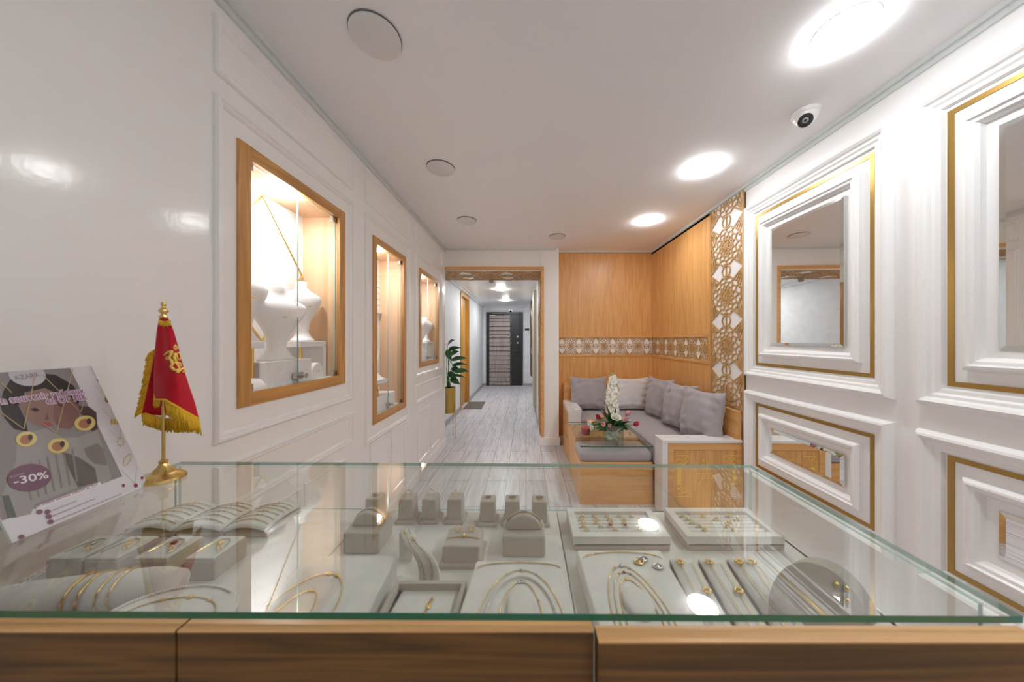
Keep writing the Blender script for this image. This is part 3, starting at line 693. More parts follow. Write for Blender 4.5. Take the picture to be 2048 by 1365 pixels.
link('gold_inlay',g,M_emb,ap)
# far-left arm
ax0,ax1,ay0,ay1=.487,.607,3.42,3.945
link('arm_top',MB().box(ax0-.002,ax1+.03,ay0,ay1,zt-.045,zt).box(ax0,ax1+.02,ay0-.004,ay0+.02,zt-.17,zt),M_slab,sofa,bevel=.003)
lp=link('arm_panel',MB().box(ax0,ax1,ay0+.02,ay1,0,zt-.045).box(ax0,ax1,ay0,ay0+.02,0,zt-.17),M_oaky,sofa,bevel=.002)
gi=MB()
for zc in (.46,.30): gi.ring(lambda a,b,h:(ax0-h,a,b),3.55,3.78,zc-.07,zc+.07,[(0,0),(0,.003),(.005,.003),(.005,0)]); gi.tube([(ax0-.002,3.55,zc-.07),(ax0-.002,3.78,zc+.07)],.002,4); gi.tube([(ax0-.002,3.55,zc+.07),(ax0-.002,3.78,zc-.07)],.002,4)
link('gold_inlay',gi,M_brass,lp)
# plinths and seats
link('seat_base',MB().box(ax1,xl,ay0+.05,3.945,0,ZS-.16).box(xl-.005,XBk,Yb,3.945,0,ZS-.16),M_oak,sofa,bevel=.002)
def soft(x0,x1,y0,y1,z0,z1,bv): return MB().box(x0,x1,y0,y1,z0,z1)
link('seat_cushion',soft(ax1+.005,xl-.03,ay0,3.943,ZS-.16,ZS,.03),M_fab,sofa,bevel=.035,seg=5,smooth=True)
link('seat_cushion',soft(xl-.04,XBk-.003,Yb+.005,3.943,ZS-.16,ZS+.004,.03),M_fab,sofa,bevel=.035,seg=5,smooth=True)
def pillow(label,loc,w_,h,th,rz,tilt,mt=M_fab,group=None,seed=0):
    """local: width along X, height along Z, thickness along Y, bottom edge at z=0"""
    random.seed(seed); ph=[random.uniform(0,6.28) for _ in range(8)]
    N=26
    def pt(u,v,s):
        U,V=u*2-1,v*2-1
        ex=1-.07*(1-V*V)*abs(U)**3-.0; ez=1-.07*(1-U*U)*abs(V)**3
        x=U*w_/2*ex; z=V*h/2*ez
        b=(max(0,1-abs(U)**2.6)*max(0,1-abs(V)**2.6))**.55
        sag=1+.22*(-V)
        y=s*(th/2*b*sag+.0015)
        e=b*(1-b)*4
        y+=s*.010*e*(math.sin(9*U+ph[0]+4*V)+.6*math.sin(17*V+5*U*U+ph[1])+.5*math.sin(23*U*V+ph[2]))
        y+=s*.004*b*math.sin(5*U+3*V+ph[3]); z-=.012*(1-U*U)*(1+V)/2
        return (x,y,z+h/2)
    m=MB(); m.grid(lambda u,v:pt(u,v,-1),N,N); m.grid(lambda u,v:pt(u,v,1),N,N)
    # rim
    rim=[(i/N,0) for i in range(N)]+[(1,i/N) for i in range(N)]+[(1-i/N,1) for i in range(N)]+[(0,1-i/N) for i in range(N)]
    A=[pt(u,v,-1) for u,v in rim]; B=[pt(u,v,1) for u,v in rim]; L=len(rim)
    m.add(A+B,[(i,(i+1)%L,L+(i+1)%L,L+i) for i in range(L)])
    o=link('cushion',m,mt,smooth=True); o.location=loc; o.rotation_euler=(tilt,0,rz)
    o.name='throw_cushion'; tag(o,label,'cushion',group); return o
pillow('mid-grey cushion at the left end of the sofa back',(.80,3.80,ZS+.004),.475,.43,.15,0,-.16,seed=1)
pillow('pale grey cushion leaning in the sofa corner, beside the mid-grey one',(1.325,3.80,ZS+.004),.51,.42,.14,0,-.16,M_fab2,seed=2)
pillow('grey cushion, farthest of the three along the right wall',(1.495,3.42,ZS+.008),.42,.46,.16,math.radians(-76),-.12,seed=3)
pillow('grey cushion between two others along the right wall',(1.50,2.985,ZS+.008),.42,.46,.16,math.radians(-76),-.12,seed=4)
pillow('grey cushion nearest the camera, beside the white-topped arm',(1.51,2.62,ZS+.008),.43,.46,.16,math.radians(-75),-.12,seed=5)

# ---- table, ottoman
tx0,tx1=.455,1.062; gy0,gy1=2.50,3.245; GZ=.505
tb=thing('coffee_table','low oak coffee table with a clear glass top','table',(.76,3.0,0))
link('body',MB().box(tx0+.01,tx1+.0,2.84,3.235,0,GZ-.034),M_oak,tb,bevel=.002)
link('glass_top',MB().prism([(tx0,gy0,GZ-.008),(tx1,gy0,GZ-.008),(tx1,gy1,GZ-.008),(tx0,gy1,GZ-.008)],(0,0,.008),0,1),[glass('table_glass',(.93,.96,.94),1.5),mat('dark_green_glass_edge',(.03,.10,.07),rough=.1)],tb)
for (a,b) in ((tx0+.06,2.9),(tx1-.06,2.9),(tx0+.06,3.18),(tx1-.06,3.18)): link('glass_spacer',MB().cyl((a,b,GZ-.034),.012,.026,14),M_steel,tb)
ot=thing('ottoman','square oak ottoman with a grey padded top, pushed under the glass table','ottoman',(.77,2.68,0))
link('box_base',MB().box(.459,1.072,2.535,2.83,0,.36),M_oakx,ot,bevel=.002)
link('seat_cushion',MB().box(.455,1.074,2.53,2.83,.361,.445),M_fab,ot,bevel=.03,seg=5,smooth=True)
# vase
vx,vy,vz=.783,2.70,GZ
vs_=thing('glass_vase','squat clear glass vase of white pebbles on the coffee table','vase',(vx,vy,vz))
def sqp(r,n=24): 
    return [(r*math.copysign(abs(math.cos(a))**.5,math.cos(a)),r*math.copysign(abs(math.sin(a))**.5,math.sin(a))) for a in [2*math.pi*i/n for i in range(n)]]
m=MB(); lay=[(.076,0),(.084,.006),(.086,.06),(.088,.135),(.083,.135),(.081,.06),(.079,.010),(.001,.008)]
N=32
for i,(r,z) in enumerate(lay): m.v+= [(vx+a,vy+b,vz+z) for a,b in sqp(r,N)]
for i in range(len(lay)-1):
    for k in range(N): m.f.append([i*N+k,i*N+(k+1)%N,(i+1)*N+(k+1)%N,(i+1)*N+k]); m.m.append(0)
m.f.append(list(range(N))[::-1]); m.m.append(0)
link('body',m,M_clear,vs_,smooth=True,autosm=50)
random.seed(5); proto=None
for i in range(22):
    a=random.uniform(0,6.28); r=random.choice((.02,.048,.066)); z=vz+.020+.016*(i//8)
    loc=(vx+r*math.cos(a),vy+r*math.sin(a),z)
    if proto is None:
        proto=link('pebble',MB().ball((0,0,0),.017,n=10,m=7,sc_=(1.1,.9,.75)),M_pebble,smooth=True); o=proto
    else: o=proto.copy(); COL.objects.link(o)
    o.location=loc; o.rotation_euler=(random.random(),random.random(),a); o.scale=[random.uniform(.8,1.15)]*3
    tag(o,'smooth white pebble in the bottom of the glass vase','pebble','white pebbles in the vase')
def blade(m,base,d,L,wd,droop=.3,fold=.15,n=8,mi=0,curl=0,roll=0):
    """leaf blade from base along direction d"""
    d=Vector(d).normalized(); side=d.cross(Vector((0,0,1)));
    if side.length<.1: side=Vector((1,0,0))
    side.normalize(); side=Matrix.Rotation(roll,3,d)@side; up=side.cross(d)
    def fn(u,v):
        t=v; wv=wd*math.sin(math.pi*min(1,t**.75))*(1 if t<1 else 0)
        c=Vector(base)+d*L*t-Vector((0,0,1))*droop*L*t*t
        s=(u*2-1)
        return tuple(c+side*wv*.5*s+up*abs(s)*fold*wd*math.sin(math.pi*t))
    m.grid(fn,4,n,mi)
ms=MB(); random.seed(8)
for i in range(60):
    a=random.uniform(0,6.28); r=random.uniform(0,.072)
    blade(ms,(vx+r*math.cos(a),vy+r*math.sin(a),vz+.065+random.uniform(0,.05)),(math.cos(a),math.sin(a),random.uniform(.2,1.4)),random.uniform(.02,.045),.02,n=4)
o=link('moss',ms,M_leaf2,recalc=False); tag(o,'fresh green moss filling the upper part of the glass vase','moss'); o['kind']='stuff'
# flowers
def stemto(m,a,b,r=.003):
    a=Vector(a);b=Vector(b); mid=(a+b)/2+Vector((0,0,.02)); m.tube([a,mid,b],r,6)
def flower(kind,label,tip,group=None,sz=1.0):
    """kind tulip / rose, heads at tip"""
    t=thing('flower' if 0 else {'tulip':'tulip','rose':'rose'}[kind[0]],label,'flower',(vx,vy,vz+.05),group)
    base=(vx+(tip[0]-vx)*.25,vy+(tip[1]-vy)*.25,vz+.07); m=MB(); stemto(m,base,tip); link('stem',m,M_leaf2,t,smooth=True)
    d=(Vector(tip)-Vector(base)).normalized(); q=d.to_track_quat('Z','Y').to_matrix().to_4x4()
    Mx=Matrix.Translation(tip)@q@Matrix.Scale(sz,4); m=MB()
    if kind[0]=='tulip':
        for k in range(6):
            a=k*math.pi/3; 
            def fn(u,v,a=a,o=.85+.15*(k%2)):
                s=(u*2-1); r=.021*math.sin(math.pi*min(1,.15+v*.75))*o; aa=a+s*.62*(1-v**3*.8)
                return (r*math.cos(aa),r*math.sin(aa),.055*v*(1-.1*abs(s)))
            m.grid(fn,5,7,M=Mx)
    else:
        for ring_,(nn,r0,hh) in enumerate(((6,.042,.03),(5,.030,.04),(4,.018,.044),(3,.008,.045))):
            for k in range(nn):
                a=k*2*math.pi/nn+ring_*.5
                def fn(u,v,a=a,r0=r0,hh=hh):
                    s=(u*2-1); r=r0*(.35+.65*v**.7)*(1+.1*abs(s)); aa=a+s*.75
                    return (r*math.cos(aa),r*math.sin(aa),hh*v-.012*v**4*(r0/.04)+.002*math.sin(9*aa))
                m.grid(fn,5,5,M=Mx)
    b=link('bloom',m,kind[1],t,smooth=True,recalc=False); b.modifiers.new('s','SOLIDIFY').thickness=.0008
    m=MB(); blade(m,base,(Vector(tip)-Vector(base))+Vector((random.uniform(-.04,.04),0,.02)),.09,.02,.3); link('leaf',m,M_leaf,t,recalc=False,smooth=True)
    return t
def fp(x,y,Y=2.66): return tuple(P(x,y,Y))
zq=lambda zx,zy:(1080+zx/5.25,700+zy/5.25)
flower(('rose',M_petalw),'large cream-white rose in the centre of the table bouquet',fp(*zq(795,725),2.62),sz=1.05)
flower(('rose',M_petalw),'small white rose at the left edge of the table bouquet',fp(*zq(530,775),2.60),sz=.55)
flower(('rose',M_petalw),'small white rosebud low on the left of the bouquet',fp(*zq(550,820),2.58),sz=.5)
flower(('tulip',M_petalp),'pink tulip highest on the right of the bouquet',fp(*zq(905,690),2.66))
flower(('tulip',M_petalp),'pink tulip just right of the cream-white rose',fp(*zq(875,750),2.60))
flower(('tulip',M_petalp),'pink tulip low on the left of the vase rim',fp(*zq(675,795),2.57))
flower(('tulip',M_petalp),'pink tulip right above the vase rim',fp(*zq(735,805),2.56),sz=.8)
flower(('tulip',M_petalr),'crimson tulip pointing out to the right of the bouquet',fp(*zq(985,790),2.60))
flower(('tulip',M_petalr),'crimson tulip on the upper left of the bouquet',fp(*zq(625,725),2.66))
flower(('tulip',M_petalr),'dark red tulip half hidden behind the bouquet leaves',fp(*zq(690,690),2.74),sz=.8)
# white flower spike
t=thing('flower_spike','tall white flowering spike rising above the table bouquet','flower',(vx,vy,vz+.05))
top=Vector(fp(*zq(765,240),2.70)); bot=Vector((vx-.01,vy,vz+.10)); m=MB().tube([bot,(bot+top)/2+Vector((-.006,0,0)),top],[.004,.0035,.002],6); link('stem',m,M_leaf2,t,smooth=True)
m=MB(); buds=MB(); random.seed(11)
for i in range(50):
    v=.30+.70*(i/50)**1.0; a=i*2.399; c=bot.lerp(top,v); R=.050*(1-max(0,v-.66)*1.5) if v>.66 else .050
    if v>.93: buds.ball(tuple(c+Vector((.008*math.cos(a),.008*math.sin(a),0))),.006,n=6,m=5,sc_=(1,1,1.4)); continue
    o_=c+Vector((R*.75*math.cos(a),R*.75*math.sin(a),random.uniform(-.012,.012)))
    dv=Vector((math.cos(a),math.sin(a),.35)).normalized(); q=Matrix.Translation(o_)@dv.to_track_quat('Z','Y').to_matrix().to_4x4()@Matrix.Rotation(random.random()*6,4,'Z')
    rr=R*random.uniform(.62,.85)
    for k in range(5):
        b=k*math.pi*2/5
        def fn(u,w_,b=b,rr=rr):
            s=u*2-1; r=rr*w_; aa=b+s*.55; return (r*math.cos(aa),r*math.sin(aa),rr*.45*math.sin(w_*2.0)-.25*rr*w_*w_+.002*math.sin(8*aa+w_*4))
        m.grid(fn,4,4,M=q)
link('blossoms',m,M_petalw,t,smooth=True,recalc=False); link('buds',buds,mat('pale_green_bud',(.45,.60,.25),rough=.6),t,smooth=True)
# foliage sprays as separate leaves
t=thing('foliage_spray','dark green leaf spray around the bouquet in the glass vase','foliage',(vx,vy,vz+.08))
random.seed(21)
for i in range(24):
    a=random.uniform(0,6.28); m=MB(); el=random.uniform(.1,1.0)
    blade(m,(vx+.03*math.cos(a),vy+.03*math.sin(a),vz+.11),(math.cos(a),math.sin(a)*.6,el),random.uniform(.10,.18),random.uniform(.045,.065),random.uniform(.1,.6),roll=random.uniform(-1.2,1.2)); link('leaf',m,M_leaf,t,recalc=False,smooth=True)
for (zx,zy,L) in ((570,560,.2),(640,590,.2),(690,560,.18),(800,600,.17),(960,850,.2),(975,700,.2)):
    tip=Vector(fp(*zq(zx,zy),2.62)); b0=Vector((vx,vy,vz+.11)); m=MB(); blade(m,b0,tip-b0,(tip-b0).length,.022,.0); link('leaf',m,M_leaf,t,recalc=False,smooth=True)
# candle jars
def jar(label,x,y,r,h,wax,lid):
    t=thing('candle_jar',label,'candle',(x,y,GZ))
    link('glass_body',MB().lathe([(r*.9,0),(r,.006),(r,h),(r-.003,h),(r-.003,.008),(.001,.008)],(x,y,GZ+.0005),24,cap=False),M_clear,t,smooth=True,autosm=40)
    if wax: link('wax',MB().cyl((x,y,GZ+.009),r-.004,h*.8,20),wax,t)
    if lid: link('lid',MB().lathe([(r+.002,h+.001),(r+.003,h+.004),(r+.003,h+.012),(r-.001,h+.015)],(x,y,GZ),24),mat('bamboo_lid',(.62,.36,.13),rough=.5),t,smooth=True,autosm=40)
jar('open red candle jar on the glass table left of the vase',.555,2.80,.044,.075,M_wax,False)
wx_=mat('cream_wax',(.75,.66,.52),rough=.6)
jar('wooden-lidded candle jar just behind the red candle',.645,2.985,.040,.075,wx_,True)
jar('wooden-lidded candle jar in the middle behind the bouquet',.755,3.07,.038,.095,wx_,True)
jar('wooden-lidded candle jar farthest back on the glass table',.855,3.17,.038,.11,wx_,True)

# ================================================================= POT PLANT
px_,py_=-1.085,4.27
px_=-1.10
t=thing('potted_plant','green leafy plant in a gold cylinder pot on thin legs, by the corridor opening','plant',(px_,py_,0))
pr=.095
link('pot',MB().lathe([(pr*.97,.365),(pr,.372),(pr,.72),(pr-.006,.72),(pr-.006,.69)],(px_,py_,0),40,cap=False).lathe([(.001,.365),(pr*.97,.365)],(px_,py_,0),40,cap=False),M_pot,t,smooth=True,autosm=40)
link('soil',MB().cyl((px_,py_,.66),pr-.005,.03,24),M_soil,t)
ring_=MB().tube([(px_+(pr+.005)*math.cos(a),py_+(pr+.005)*math.sin(a),.40) for a in [2*math.pi*i/32 for i in range(32)]],.004,6,closed=True)
link('stand_ring',ring_,M_brass,t,smooth=True)
for a in (-1.9,-.35,1.2,2.8): link('leg',MB().tube([(px_+(pr+.007)*math.cos(a),py_+(pr+.007)*math.sin(a),.50),(px_+(pr+.009)*math.cos(a),py_+(pr+.009)*math.sin(a),0)],.005,8),M_brass,t,smooth=True)
random.seed(4)
lv=[((895,690),(906,684)),((897,702),(921,694)),((899,712),(918,702)),((901,722),(932,714)),((904,733),(934,727)),((902,738),(918,744)),((908,745),(936,741)),((906,752),(930,756)),((900,758),(916,768)),((896,745),(905,756)),((894,715),(900,728)),((893,700),(897,712))]
for i,(q0,q1) in enumerate(lv):
    Yq=4.12+.035*(i%6); k0=P(*q0,Yq); tip=P(*q1,Yq-.03); b0=Vector((px_+.02*math.cos(i),py_+.02*math.sin(i),.69))
    m=MB().tube([b0,b0.lerp(k0,.5)+Vector((-.01,0,.05)),k0],[.004,.003,.0025],6); link('stem',m,M_leaf2,t,smooth=True)
    d=tip-k0; m=MB(); blade(m,k0,d+Vector((0,0,.04)),max(.16,d.length*1.15),.095,.28,.10,n=10,roll=(.75,-.6,.9)[i%3]); link('leaf',m,M_leaf,t,recalc=False,smooth=True)

# ================================================================= COUNTER
H=.33; ZT=CH-H; ZD=CH-.45; TH=.0085
bl=(-.937,.815); br=(.594,.795); frt=(.594,.3585); fl=(-.937,.3675)
cn=thing('display_counter','long glass-topped jewellery counter with oak doors in the foreground','counter',(-.17,.6,0))
top=[(*fl,ZT-TH),(*frt,ZT-TH),(*br,ZT-TH),(*bl,ZT-TH)]
m=MB(); A=[Vector(p) for p in top]; Bv=[p+Vector((0,0,TH)) for p in A]
m.add(A+Bv,[(3,2,1,0),(4,5,6,7)],0); m.add(A+Bv,[(0,1,5,4)],1); m.add(A+Bv,[(1,2,6,5),(2,3,7,6),(3,0,4,7)],2)
link('glass_top',m,[M_glass,M_green,M_paleg],cn)
def pane(p,q,z0,z1,th=.006):
    p=Vector((*p,z0)); q=Vector((*q,z0)); d=(q-p).normalized(); n_=Vector((-d.y,d.x,0))*th; up=Vector((0,0,z1-z0))
    return MB().prism([p,q,q+up,p+up],n_,0,1)
link('glass_back',pane((bl[0]+.007,bl[1]-.012),(br[0]-.007,br[1]-.012),ZD,ZT-TH),[M_pane,M_paleg],cn)
link('glass_side',pane((bl[0]+.002,.40),(bl[0]+.002,bl[1]-.012),ZD,ZT-TH),[M_pane,M_paleg],cn)
link('glass_side',pane((br[0]-.008,.385),(br[0]-.008,br[1]-.018),ZD,ZT-TH),[M_pane,M_paleg],cn)
link('cabinet_body',MB().prism([(fl[0],.392,0),(frt[0],.382,0),(br[0],br[1],0),(bl[0],bl[1],0)],(0,0,ZD-.012)),M_oakx,cn,bevel=.002)
seams=(-.935,-.411,.081,.592)
for a,b in zip(seams,seams[1:]):
    m=MB().box(a+.001,b-.001,.392,.80-.008*(b>0),ZD-.012,ZD); link('deck_panel',m,M_suede,cn,bevel=.002)
dy=(.352,.352,.341); zt_=ZT-TH-.001
for i,(a,b) in enumerate(zip(seams,seams[1:])):
    m=MB(); y0=dy[i]; z1=zt_-(.004 if i==2 else 0.002)
    m.box(a+.0015,b-.0015,y0+.0006,y0+.02,.45,z1-.0006,0); m.box(a+.0015,b-.0015,y0,y0+.02,z1-.002,z1,1)
    dr=link('door',m,[M_door,M_doortop],cn)
    dr['label']=('left oak counter door','middle oak counter door','right oak counter door standing slightly open')[i]

# ---------------------------------------------------------------- displays on the deck
def ringpts(c,r,ax,n=20,Mx=None):
    return [(c[0]+r*math.cos(2*math.pi*i/n),c[1],c[2]+r*math.sin(2*math.pi*i/n)) if ax=='y' else (c[0]+r*math.cos(2*math.pi*i/n),c[1]+r*math.sin(2*math.pi*i/n),c[2]) for i in range(n)]
def taper(x,y,z,w0,w1,h): # frustum centred
    a,b=w0/2,w1/2
    return MB().add([(x-a,y-a,z),(x+a,y-a,z),(x+a,y+a,z),(x-a,y+a,z),(x-b,y-b,z+h),(x+b,y-b,z+h),(x+b,y+b,z+h),(x-b,y+b,z+h)],[(0,3,2,1),(4,5,6,7),(0,1,5,4),(1,2,6,5),(2,3,7,6),(3,0,4,7)])
st=[(742,1049,'f'),(809,1050,'u'),(856,1050,'U'),(907,1050,'u'),(974,1055,'f'),(1024,1055,'F'),(1080,1056,'F')]
slab=['taupe ring stand at the far left end of the back row','second ring stand from the left, with an upright gold ring','third ring stand from the left, with the widest upright ring','fourth ring stand from the left, with a thin upright ring','third ring stand from the right end of the back row','second ring stand from the right end of the back row','ring stand at the right end of the back row']
for (x,y,kd),lb in zip(st,slab):
    p=D(x,y,.45); c=(p.x,p.y+.024,ZD)
    t=thing('ring_stand',lb,'ring stand',c)
    link('base',taper(*c,.052,.046,.008),M_taupe,t,bevel=.003); 
    link('column',taper(c[0],c[1],c[2]+.008,.038,.035,.05),M_taupe,t,bevel=.003)
    r=thing('gold_ring',lb.replace('ring stand','gold ring on the stand').replace(', with an upright gold ring','').replace(', with the widest upright ring','').replace(', with a thin upright ring','').replace('taupe ','small '),'ring',(c[0],c[1],c[2]+.058))
    zt2=c[2]+.058
    if kd in 'uU':
        R=.0085 if kd=='U' else .0075
        link('band',MB().tube(ringpts((c[0],c[1],zt2+R-.001),R,'y'),.0007,6,closed=True),M_goldm,r,smooth=True)
        link('stone',MB().ball((c[0],c[1],zt2+2*R),.0018,n=6,m=5),M_silver,r)
    else:
        R=.008 if kd=='F' else .006
        link('band',MB().tube([(a,b,zt2+.001) for a,b,_ in ringpts((c[0],c[1],0),R,'z')],.0011,6,closed=True),M_brass,r,smooth=True)
        mm=MB()
        for q in range(5): mm.ball((c[0]+(q-2)*R*.45,c[1],zt2+.003+.001*(q%2)),.0022,n=6,m=5)
        link('stone',mm,M_silver,r)
# bracelet boxes
def bbox(label,x0,x1,yf,h,depth,pillow_,mt=M_taupe,rise=.03):
    w_=x1-x0; cx=(x0+x1)/2; t=thing('bracelet_box',label,'jewellery box',(cx,yf+depth/2,ZD))
    link('box',MB().box(x0,x1,yf,yf+depth,ZD,ZD+h),mt,t,bevel=.004)
    if pillow_:
        m=MB(); pts=[(x0+w_*.06+w_*.88*i/16,0,rise*math.sin(math.pi*i/16)**.6) for i in range(17)]
        m.prism([(a,yf+depth*.35,ZD+h+c) for a,_,c in pts],(0,depth*.4,0)); link('pillow',m,mt,t,bevel=.004,seg=3)
        pp=[(a,yf+depth*.55,ZD+h+c+.002) for a,_,c in pts]; link('bracelet',MB().tube(pp,.0012,6),M_brass,t)
        m=MB()
        for j in (7,8,9): m.ball(pp[j],.0028,n=6,m=5)
        link('bracelet_charm',m,M_silver,t)
    return t
p0=D(685,1110,.45); p1=D(758,1110,.45); bbox('taupe bracelet box behind the large left necklace tray',p0.x,p1.x,p0.y,.045,.065,True)
p0=D(1004,1116,.45); p1=D(1091,1116,.45); bbox('taupe bracelet box behind the pearl necklace panel',p0.x,p1.x,p0.y,.043,.06,True,rise=.032)
p0=D(884,1136,.45); p1=D(959,1136,.45)
t=bbox('taupe earring box between the curved strap and the bracelet box',p0.x,p1.x,p0.y,.042,.062,False)
cx=(p0.x+p1.x)/2; link('base_plate',MB().box(p0.x-.006,p1.x+.006,p0.y-.006,p0.y+.068,ZD,ZD+.009),M_taupe,t,bevel=.002)
for sx_ in (-.016,.012):
    o=link('hoop_earring',MB().tube(ringpts((cx+sx_,p0.y+.045,ZD+.048),.006,'y'),.0011,6,closed=True),M_goldm,smooth=True); tag(o,('left' if sx_<0 else 'right')+' small gold hoop earring standing on the taupe earring box','earring','hoop earrings on the earring box')
o=link('bracelet',MB().tube([(p0.x+.004+(p1.x-p0.x-.008)*i/12,p0.y+.022+.006*math.sin(i*.26)*1,ZD+.0435) for i in range(13)],.0009,6).ball((cx,p0.y+.028,ZD+.046),.004),M_goldm,smooth=True); tag(o,'fine gold bracelet with a charm across the earring box','bracelet')
# curved strap
t=thing('necklace_strap_display','curved cream strap display with a fine gold chain and pendants','jewellery display',(-.2,.6,ZD))
sp=[((800,826),1058,.385),((806,834),1076,.380),((812,842),1092,.385),((826,862),1110,.395),((835,872),1128,.408),((838,878),1146,.425),((838,880),1168,.445)]
rows=[]
for (xa,xb_),y,dr in sp: rows.append((D(xa,y,dr),D(xb_,y,dr)))
def sfn(u,v):
    k_=v*(len(rows)-1); i=min(int(k_),len(rows)-2); f=k_-i; a=rows[i][0].lerp(rows[i+1][0],f); b=rows[i][1].lerp(rows[i+1][1],f); return tuple(a.lerp(b,u))
m=MB().grid(sfn,4,24); o=link('strap',m,M_suede,t,smooth=True); s_=o.modifiers.new('s','SOLIDIFY'); s_.thickness=.005
a=rows[0][0]; b=rows[0][1]; link('support',MB().prism([(a.x,a.y-.004,ZD),(b.x,b.y-.004,ZD),(b.x,b.y+.012,ZD),(a.x,a.y+.012,ZD)],(0,0,.058)),M_suede,t)
for uo,lb in ((.3,0),(.62,1)):
    pts=[Vector(sfn(uo+.10*math.sin(v*3)*(1 if lb else -1)*(1 if v>.15 else v/.15),v*.95+.03))+Vector((0,-.001,.0035)) for v in [i/14 for i in range(15)]]
    link('fine_chain',MB().tube(pts,.0007,5).ball(tuple(pts[3 if lb else 1]),.003).ball(tuple(pts[-2]),.002),M_brass,t,smooth=True)
# trays
def tray(name,label,q,h,rim=0,mt=M_suede,side=M_taupe,cat='jewellery tray'):
    """q: 4 (x,y) corners front-left, front-right, back-right, back-left"""
    c=sum((Vector(p) for p in q),Vector((0,0)))/4; t=thing(name,label,cat,(c.x,c.y,ZD))
    m=MB().prism([(*p,ZD) for p in q],(0,0,h)); link('board',m,mt,t,bevel=.004,seg=3)
    return t,c
def chain(pts,r=.0008): return MB().tube(pts,r,5)
def necklace(label,pts,gems=(),r=.0008,mt=M_goldm,gm=None,group=None):
    t=thing('necklace',label,'necklace',pts[len(pts)//2],group)
    link('chain',MB().tube(pts,r,5),mt,t,smooth=True)
    if gems:
        m=MB()
        for i,rr in gems: m.ball(tuple(pts[i]),rr,n=8,m=6,sc_=(1.2,1,.6))
        link('pendant',m,gm or mt,t,smooth=True)
    return t
def arch(cx,cy,rx,ry,z,n=24,a0=0,a1=math.pi): return [Vector((cx+rx*math.cos(a0+(a1-a0)*i/n),cy+ry*math.sin(a0+(a1-a0)*i/n),z)) for i in range(n+1)]
# D: pearl necklace panel
dp,_=tray('necklace_tray','cream necklace panel carrying the pearl necklace, in the counter centre',[(-.104,.398),(.078,.398),(.062,.556),(-.092,.556)],.042)
z=ZD+.0435
pts=arch(-.008,.42,.055,.095,z,64); m=MB()
for p_ in pts[::1]: m.ball(tuple(p_+Vector((0,0,.0015))),.0022,n=6,m=5)
o=link('pearl_necklace',m,M_pearl,smooth=True); tag(o,'pearl necklace laid in an arch on the central cream panel','necklace')
necklace('thin gold necklace lying outside the pearl necklace',arch(-.008,.41,.066,.12,z,24),((12,.003),(9,.002),(15,.002)),gm=M_silver)
necklace('thin gold necklace with a dark bar inside the pearl arch',arch(-.008,.41,.035,.095,z,24),((11,.0025),(12,.003),(13,.0025),(5,.002)),gm=M_silver)
necklace('fine gold chain along the back edge of the pearl necklace panel',arch(-.012,.535,.074,.014,z,24),((12,.0025),(10,.002)))
# neck depression on panels: soft disc
for cx_,cy_,zz,lb in ((-.008,.435,ZD+.0422,0),(.185,.49,ZD+.0322,1)): pass
def neckform(cx_,cy_,rx,ry,z_,par):
    m=MB().lathe([(1.0,0),(1.0,.25),(.96,.6),(.85,.85),(.6,.97),(.001,1.0)],(0,0,0),36,M=Matrix.Translation((cx_,cy_,z_))@Matrix.Diagonal((rx,ry,.010,1)),cap=False)
    link('neck_form',m,M_suede,par,smooth=True,autosm=50)
neckform(-.008,.455,.022,.032,ZD+.0415,dp)
# E small framed tray
t,c=tray('framed_tray','small cream tray with a raised rim beside the pearl necklace panel',[(-.222,.40),(-.108,.40),(-.108,.520),(-.214,.520)],.018)
m=MB().ring(lambda a,b,h:(a,b,ZD+.018+h),-.226,-.104,.398,.524,[(0,-.018),(0,.012),(.007,.012),(.007,0)]); link('rim',m,M_taupe,t)
z=ZD+.0195
necklace('gold bracelet curving across the small framed tray',arch(-.163,.425,.048,.035,z,20),((10,.003),))
necklace('short gold necklace with a heart at the front of the small framed tray',arch(-.163,.405,.042,.032,z,20),((10,.004),(6,.003),(14,.003)))
o=link('gold_pendant',MB().ball((-.158,.487,z),.004,n=8,m=6,sc_=(1,2,.5)).ball((-.160,.473,z),.003,n=8,m=6,sc_=(1,2,.5)).ball((-.156,.499,z),.003,n=8,m=6),M_goldm,smooth=True); tag(o,'long gold pendant at the back of the small framed tray','pendant')
# F large left tray
tray('necklace_tray','large cream necklace panel left of the small framed tray',[(-.405,.40),(-.235,.40),(-.245,.572),(-.418,.572)],.040)
z=ZD+.0415
necklace('long gold chain necklace on the large cream panel at left',arch(-.345,.44,.055,.085,z,24,-.4,2.9),((14,.004),(12,.003)))
necklace('fine gold necklace inside the longer chain on the left panel',arch(-.35,.43,.028,.06,z,24),((12,.003),))
